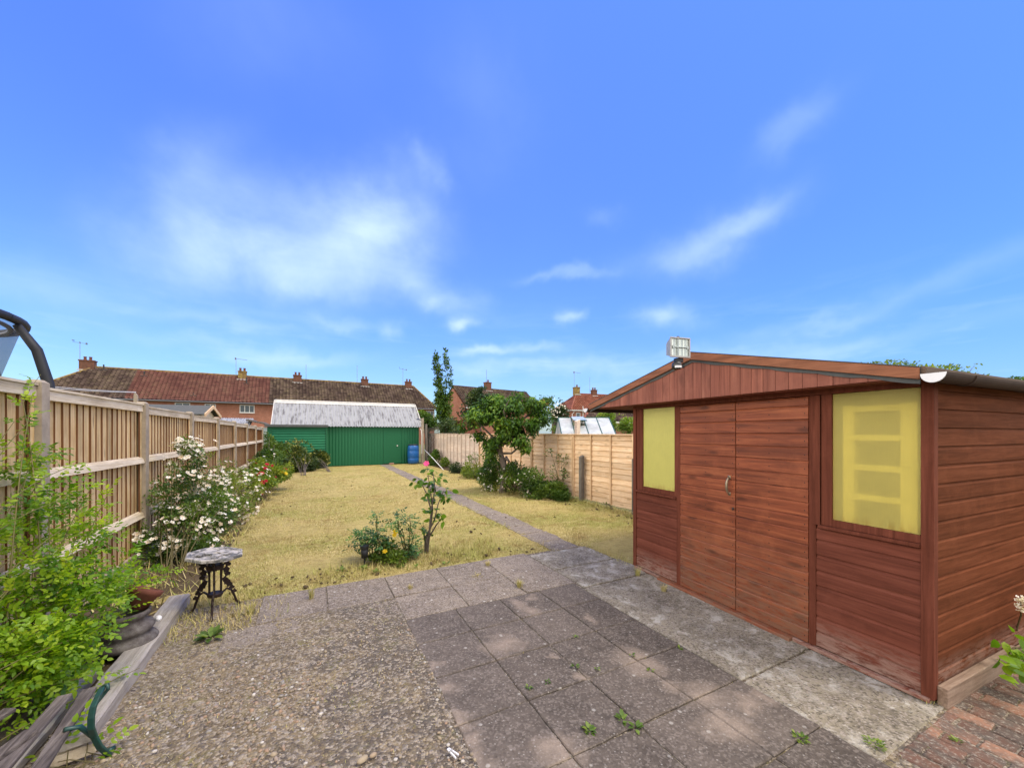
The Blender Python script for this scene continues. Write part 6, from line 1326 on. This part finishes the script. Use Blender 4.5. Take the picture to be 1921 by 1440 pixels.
cb = [B(900, 778, 9.5, 30, 17, .4), B(880, 798, 9.4, 18, 10, .3), B(905, 760, 9.7, 20, 12, .4), B(945, 775, 9.5, 34, 26, .55), B(975, 755, 9.6, 24, 16, .45), B(965, 800, 9.4, 34, 22, .5), B(1010, 762, 9.7, 26, 14, .4), B(1012, 785, 9.6, 22, 14, .4), B(930, 808, 9.5, 22, 16, .4), B(972, 822, 9.3, 22, 14, .35), B(985, 838, 9.3, 10, 10, .2), B(922, 850, 9.7, 14, 16, .25), B(930, 750, 9.6, 16, 9, .35), B(968, 742, 9.6, 12, 8, .3), B(1020, 752, 9.8, 16, 8, .3), B(870, 801, 9.4, 10, 6, .2), B(925, 830, 9.6, 16, 14, .3), B(900, 815, 9.5, 14, 10, .25), B(952, 800, 9.2, 30, 20, .4), B(1000, 800, 9.5, 24, 14, .35)]
p, u = blob_points(cb, 4700, .40, -.10, 2.9); n = len(p)
# leaves in drooping whorls of five at each twig end
P5 = np.repeat(p, 2, axis=0); U5 = np.repeat(u, 2, axis=0); k = len(P5)
d = unit(RNG.normal(size=(k, 3))*.7*np.array([1, 1, .4])+U5*.45+np.array([0, 0, -.55])); nh = unit(U5*.5+RNG.normal(size=(k, 3))*.4+np.array([0, 0, .8]))
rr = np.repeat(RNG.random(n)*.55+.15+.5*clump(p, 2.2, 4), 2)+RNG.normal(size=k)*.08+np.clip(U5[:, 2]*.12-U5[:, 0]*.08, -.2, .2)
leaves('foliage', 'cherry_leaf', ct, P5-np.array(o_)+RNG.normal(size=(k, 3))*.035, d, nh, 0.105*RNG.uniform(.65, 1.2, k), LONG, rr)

def tree(name, label, base, blobs, n, size, mat, trunk, tr=.12, gap=-.1, f=1.2, tpl=LEAF2, droop=0, group=None, surf=.4, nbr=12):
    b = Vector(base); t_ = thing(name, label, 'tree', b, 0, group); p, u = blob_points(blobs, n, surf, gap, f); k = len(p)
    d = unit(u*.6+RNG.normal(size=(k, 3))*.6+np.array([0, 0, .2-droop])); nh = unit(RNG.normal(size=(k, 3))*.5+np.array([0, 0, 1.])+u*.3)
    rr = RNG.random(k)*.55+.22+.5*clump(p, f*.9, 3)
    leaves('crown', mat, t_, p-np.array(b), d, nh, size*RNG.uniform(.6, 1.3, k), tpl, rr)
    m = MB(); c = Vector(blobs[0][0])-b; m.tube([(0, 0, -.1), (c.x*.2+.05, c.y*.2, c.z*.35), (c.x*.6, c.y*.6, c.z*.7), (c.x, c.y, c.z)], [tr, tr*.8, tr*.6, tr*.25], 8)
    for i in RNG.choice(k, nbr, replace=False):
        e_ = Vector(p[i])-b; s_ = Vector((c.x*.4, c.y*.4, c.z*.55)); m.tube([s_, s_.lerp(e_, .5)+Vector((0, 0, .1*(e_-s_).length)), e_], [tr*.4, tr*.22, tr*.07], 5, cap=False)
    m.build('trunk', MT['bark'], t_, smooth=True); return t_
g0 = lambda px, Y: (P(px, 812, Y).x, P(px, 812, Y).y, 0)
tree('columnar_tree', 'tall slender twin topped tree rising behind the garage end', g0(832, 27), [B(832, 785, 27, 16, 26, .6), B(825, 750, 27, 12, 30, .45), B(823, 715, 27, 9, 28, .36), B(820, 685, 27, 8, 18, .3), B(818, 668, 27, 6, 9, .2), B(841, 745, 27, 8, 34, .34), B(842, 712, 27, 7, 26, .28), B(838, 684, 27, 6, 16, .22), B(834, 662, 27, 5, 9, .15), B(832, 765, 27, 14, 30, .5)], 3600, .18, 'bush_leaf', None, tr=.10, gap=-.18, f=2.6, surf=.6)
tree('garden_tree', 'broad dull green tree in front of the brick gable house', g0(900, 34), [B(898, 752, 34, 24, 22, 1.1), B(885, 775, 34, 24, 22, 1.1), B(915, 765, 33, 22, 24, 1.0), B(868, 790, 33, 16, 16, .8), B(905, 735, 34, 14, 9, .7)], 6500, .20, 'dark_leaf', None, tr=.2, gap=-.06, f=.9)
tree('elder_tree', 'round greyish tree with cream flowers between the cherry tree and greenhouse', g0(1043, 20), [B(1040, 765, 20, 17, 18, .6), B(1052, 775, 20, 14, 16, .5), B(1030, 760, 20, 14, 14, .5), B(1040, 785, 20, 16, 14, .5)], 3600, .12, 'dark_leaf', None, tr=.1, gap=-.08, f=1.5)
el = bpy.data.objects[[o.name for o in bpy.data.objects if o.name.startswith('elder_tree')][0]]
cc = np.array([tuple(P(random.uniform(1022, 1058), random.uniform(758, 788), 19.5)-Vector(el.location)) for _ in range(22)]); blossoms(el, cc, np.tile([-.2, -.8, .5], (22, 1)), 'petal_white', .035, 5, .10)
tree('background_bush', 'olive green rounded bush behind the right end of the garage roof', g0(800, 25), [B(800, 790, 25, 15, 14, .6), B(792, 780, 25, 8, 10, .4), B(812, 798, 25, 12, 8, .5)], 2400, .15, 'bush_leaf', None, tr=.08, gap=None, f=1.4)
tree('background_bush', 'dark hedge like bush below the slender tree', g0(838, 24), [B(838, 800, 24, 18, 14, .6), B(850, 795, 25, 10, 12, .5), B(856, 810, 23, 12, 10, .4)], 1900, .14, 'dark_leaf', None, tr=.08, gap=None, f=1.4)
tree('background_bush', 'bright green fruit bush right of the greenhouse under the shed eave', g0(1150, 15), [B(1138, 780, 16, 16, 7, .5), B(1165, 787, 15, 14, 9, .4), B(1178, 798, 13, 14, 14, .4), B(1150, 798, 15, 12, 10, .4)], 2600, .085, 'yel_leaf', None, tr=.06, gap=-.12, f=1.8)
tree('background_bush', 'plant foliage inside the shade behind the greenhouse panes', g0(1075, 13.2), [B(1076, 800, 13.2, 12, 8, .3), B(1045, 806, 13, 10, 8, .3)], 500, .07, 'yel_leaf', None, tr=.03, gap=None)
tree('hedge_tree', 'green leafy treetop showing over the shed roof', g0(1710, 7.6), [B(1660, 692, 7.4, 38, 15, .45), B(1730, 700, 7.4, 45, 15, .5), B(1790, 716, 7.3, 35, 16, .45), B(1700, 740, 7.5, 90, 30, .6)], 6500, .055, 'yel_leaf', None, tr=.09, gap=-.14, f=2.4, nbr=20)
tree('hedge_tree', 'duller small treetop at the right edge beyond the shed roof', g0(1925, 12), [B(1910, 722, 12, 24, 14, .5), B(1935, 730, 12, 26, 24, .6)], 2200, .08, 'bush_leaf', None, tr=.09, gap=-.1, f=2)
sp0 = P(1800, 720, 7.3); ht = [o for o in bpy.data.objects if o.name.startswith('hedge_tree')][0]; hl = Vector(ht.location)
tw = [P(1818, 698, 7.2)-hl, P(1829, 684, 7.2)-hl, P(1823, 690, 7.2)-hl, P(1793, 690, 7.2)-hl]
m = MB()
for q in tw: m.tube([sp0-hl, (sp0-hl).lerp(q, .6)+Vector((0, 0, -.02)), q], [.006, .004, .002], 5)
m.build('twig', MT['bark'], ht); q_ = np.array([tuple(v) for v in tw]*3)+RNG.normal(size=(12, 3))*.03; leaves('twig_leaves', 'yel_leaf', ht, q_, RNG.normal(size=(12, 3)), RNG.normal(size=(12, 3)), np.full(12, .06), LEAF4)

# ---- roses in the lawn edge
def stem_rose(name, label, base_px, stems_px, leafpts, mat, lsz, Y, r0=.009, nleaf=2, tpl=LEAF4, comp=True):
    b = G(*base_px); t_ = thing(name, label, 'rose bush', b); m = MB(); PP, DD = [], []
    for pts in stems_px:
        q = [b+Vector((random.uniform(-.015, .015), 0, -.01))]+[P(x, y, Y+random.uniform(-.06, .06)) for x, y in pts]; q = [v-b for v in q]; n = len(q)
        m.tube(q, list(np.linspace(r0, r0*.3, n)), 6, cap=False)
        for k in range(max(1, n-2), n):
            for _ in range(nleaf): PP.append(q[k-1].lerp(q[k], random.uniform(.4, 1))); DD.append((random.gauss(0, 1), random.gauss(0, 1), random.uniform(-.3, .6)))
    for x, y, c in leafpts:
        for _ in range(c): PP.append(P(x+random.uniform(-7, 7), y+random.uniform(-6, 6), Y+random.uniform(-.12, .12))-b); DD.append((random.gauss(0, 1), random.gauss(0, 1), random.uniform(-.4, .5)))
    m.build('stem', MT['bark' if r0 > .01 else 'stem_red'], t_, smooth=True)
    PP = np.array([tuple(v) for v in PP]); DD = np.array(DD)
    if comp: pinnate('foliage', mat, t_, PP, DD, lsz*1.7, lsz, (0, 0, 0), 2, tpl, rnd=np.clip(RNG.random(len(PP))*.8+.05, 0, 1))
    else: leaves('foliage', mat, t_, PP, DD, np.tile([0, 0, 1.], (len(PP), 1)), lsz*RNG.uniform(.7, 1.2, len(PP)), tpl)
    return t_
YR_ = 4.6
r1 = stem_rose('lawn_rose', 'leftmost bushy blue green rose in the bed at the lawn edge, over the garden light', (700, 1050), [[(698, 1030), (690, 1005)], [(712, 1020), (705, 985), (707, 965)], [(690, 1030), (672, 1010)], [(720, 1030), (725, 1010)], [(708, 1010), (707, 980), (708, 966)], [(670, 1035), (664, 1028)]],
    [(668, 1008, 16), (685, 1004, 20), (700, 1010, 24), (715, 1012, 20), (690, 1020, 20), (706, 1022, 20), (725, 1020, 12), (662, 1018, 10), (710, 995, 12), (707, 975, 8), (684, 992, 8), (655, 1026, 4), (732, 1025, 6), (700, 1000, 12)], 'bluish_leaf', .042, YR_-.1)
r2 = stem_rose('lawn_rose', 'middle rose with one yellow bloom in the bed at the lawn edge', (765, 1048), [[(755, 1020), (748, 990), (745, 957)], [(768, 1015), (770, 985), (768, 966)], [(758, 1010), (742, 985)], [(772, 1020), (778, 1000)], [(760, 1030), (757, 1000), (744, 975)]],
    [(736, 977, 10), (745, 972, 8), (750, 990, 10), (748, 958, 4), (770, 975, 10), (765, 992, 12), (778, 985, 4), (757, 1003, 8), (766, 1010, 8), (770, 1024, 16), (782, 1030, 14), (760, 1020, 10), (774, 1036, 14), (765, 1040, 10), (728, 992, 2)], 'bluish_leaf', .042, YR_)
blossoms(r2, [P(741, 999, YR_-.1)-Vector(r2.location)], [(0, -.8, .5)], 'petal_yellow', .034, 2, .012, BLD, 'bloom')
r3 = stem_rose('lawn_rose', 'tall leggy rose with large dark leaves right of the yellow flowered rose', (800, 1035), [[(800, 1010), (808, 985), (812, 955), (808, 925), (803, 890)], [(798, 1008), (815, 975), (822, 945), (832, 920)], [(802, 1012), (818, 985), (826, 975), (832, 968)], [(796, 1005), (792, 990), (795, 985)], [(806, 990), (810, 950), (816, 915), (812, 885)], [(810, 960), (800, 925), (790, 905)]],
    [], 'bluish_leaf', .05, YR_+.2, r0=.014, nleaf=1)
Yr = YR_+.2; o3 = Vector(r3.location)
LP_ = [(795, 956), (803, 958), (812, 957), (818, 954), (800, 894), (796, 903), (790, 906), (776, 903), (780, 908), (806, 882), (800, 880), (812, 890), (822, 895), (828, 898), (818, 915), (824, 925), (836, 935), (840, 932), (833, 928), (845, 917), (838, 917), (808, 915), (803, 925), (800, 935), (808, 905), (814, 922), (820, 905), (802, 912), (822, 1), (795, 992), (807, 975), (824, 974), (830, 977), (806, 1003), (797, 1012), (826, 965), (815, 935), (810, 942), (790, 898), (816, 880), (827, 890)]
LP_ = [q for q in LP_ if q[1] > 10]; LP_ = [(a+random.uniform(-3, 3), b+random.uniform(-3, 3)) for a, b in LP_ for _ in range(3)]
pp_ = np.array([tuple(P(a, b, Yr+random.uniform(-.08, .08))-o3) for a, b in LP_]); k = len(pp_)
leaves('broad_leaves', 'rose_leaf', r3, pp_, RNG.normal(size=(k, 3))*np.array([1, 1, .5])+np.array([0, 0, -.35]), RNG.normal(size=(k, 3))*.6+np.array([0, -.5, .6]), RNG.uniform(.065, .105, k), LEAF4, RNG.random(k)*.6)
fl1, loc, _ = shrub('ground_cover_plant', 'low lime green leafy plant between the lawn edge roses', 'plant', G(735, 1058), [B(722, 1042, 4.5, 24, 13, .14), B(745, 1045, 4.45, 20, 13, .14), B(728, 1026, 4.6, 16, 12, .12), B(700, 1050, 4.5, 18, 8, .1)], 1500, .038, 'yel_leaf', gap=None, nst=10, tpl=LEAF4, sr=.004)
blossoms(fl1, [P(722, 1034, 4.4)-Vector(fl1.location)], [(0, -.7, .7)], 'petal_yellow', .028, 1, 0, BLD, 'bloom')
for px, py, r_, n, lab in [(683, 1066, .10, 22, 'green leafy weed under the leftmost lawn edge rose'), (705, 1073, .06, 14, 'two lime leafed weeds hanging over the slab edge below the roses'), (750, 1062, .08, 20, 'round leafed weed on the slab edge beneath the middle rose'), (780, 1063, .03, 3, 'single yellow green leaf lying on the slab below the roses'), (835, 1058, .08, 12, 'small yellow green weed at the lawn edge right of the roses'), (640, 1070, .08, 14, 'tiny green weed at the lawn edge left of the roses')]:
    weed(px, py, r_, n, .045, lab)
# ---- plants at the right edge beyond the shed
fo = thing('hogweed', 'leafy plant with a white flower head at the right edge beside the shed wall', 'plant', (4.45, .74, 0))
ol = Vector(fo.location); c_ = [P(1905, 1215, 2.25), P(1918, 1235, 2.2), P(1900, 1235, 2.2), P(1925, 1200, 2.3), P(1893, 1225, 2.3), P(1915, 1255, 2.1), P(1888, 1262, 2.15), P(1930, 1225, 2.2)]
pp_ = np.concatenate([np.array([tuple(v-ol)])+RNG.normal(size=(7, 3))*.035 for v in c_]); k = len(pp_)
leaves('foliage', 'rose_leaf', fo, pp_, RNG.normal(size=(k, 3))+np.array([-.5, -.5, -.2]), RNG.normal(size=(k, 3))*.5+np.array([-.3, -.4, .7]), RNG.uniform(.05, .085, k), LEAF4, RNG.uniform(.25, .8, k))
stems('stem', 'stem', fo, (0, 0, 0), [c_[0]-ol, c_[3]-ol, c_[4]-ol, P(1915, 1130, 2.45)-ol, P(1920, 1145, 2.45)-ol], .006, .003, sag=.05)
blossoms(fo, [P(1914, 1126, 2.45)-ol, P(1916, 1141, 2.45)-ol, P(1921, 1124, 2.45)-ol], [(-.3, -.5, .8)]*3, 'petal_white', .011, 26, .012)
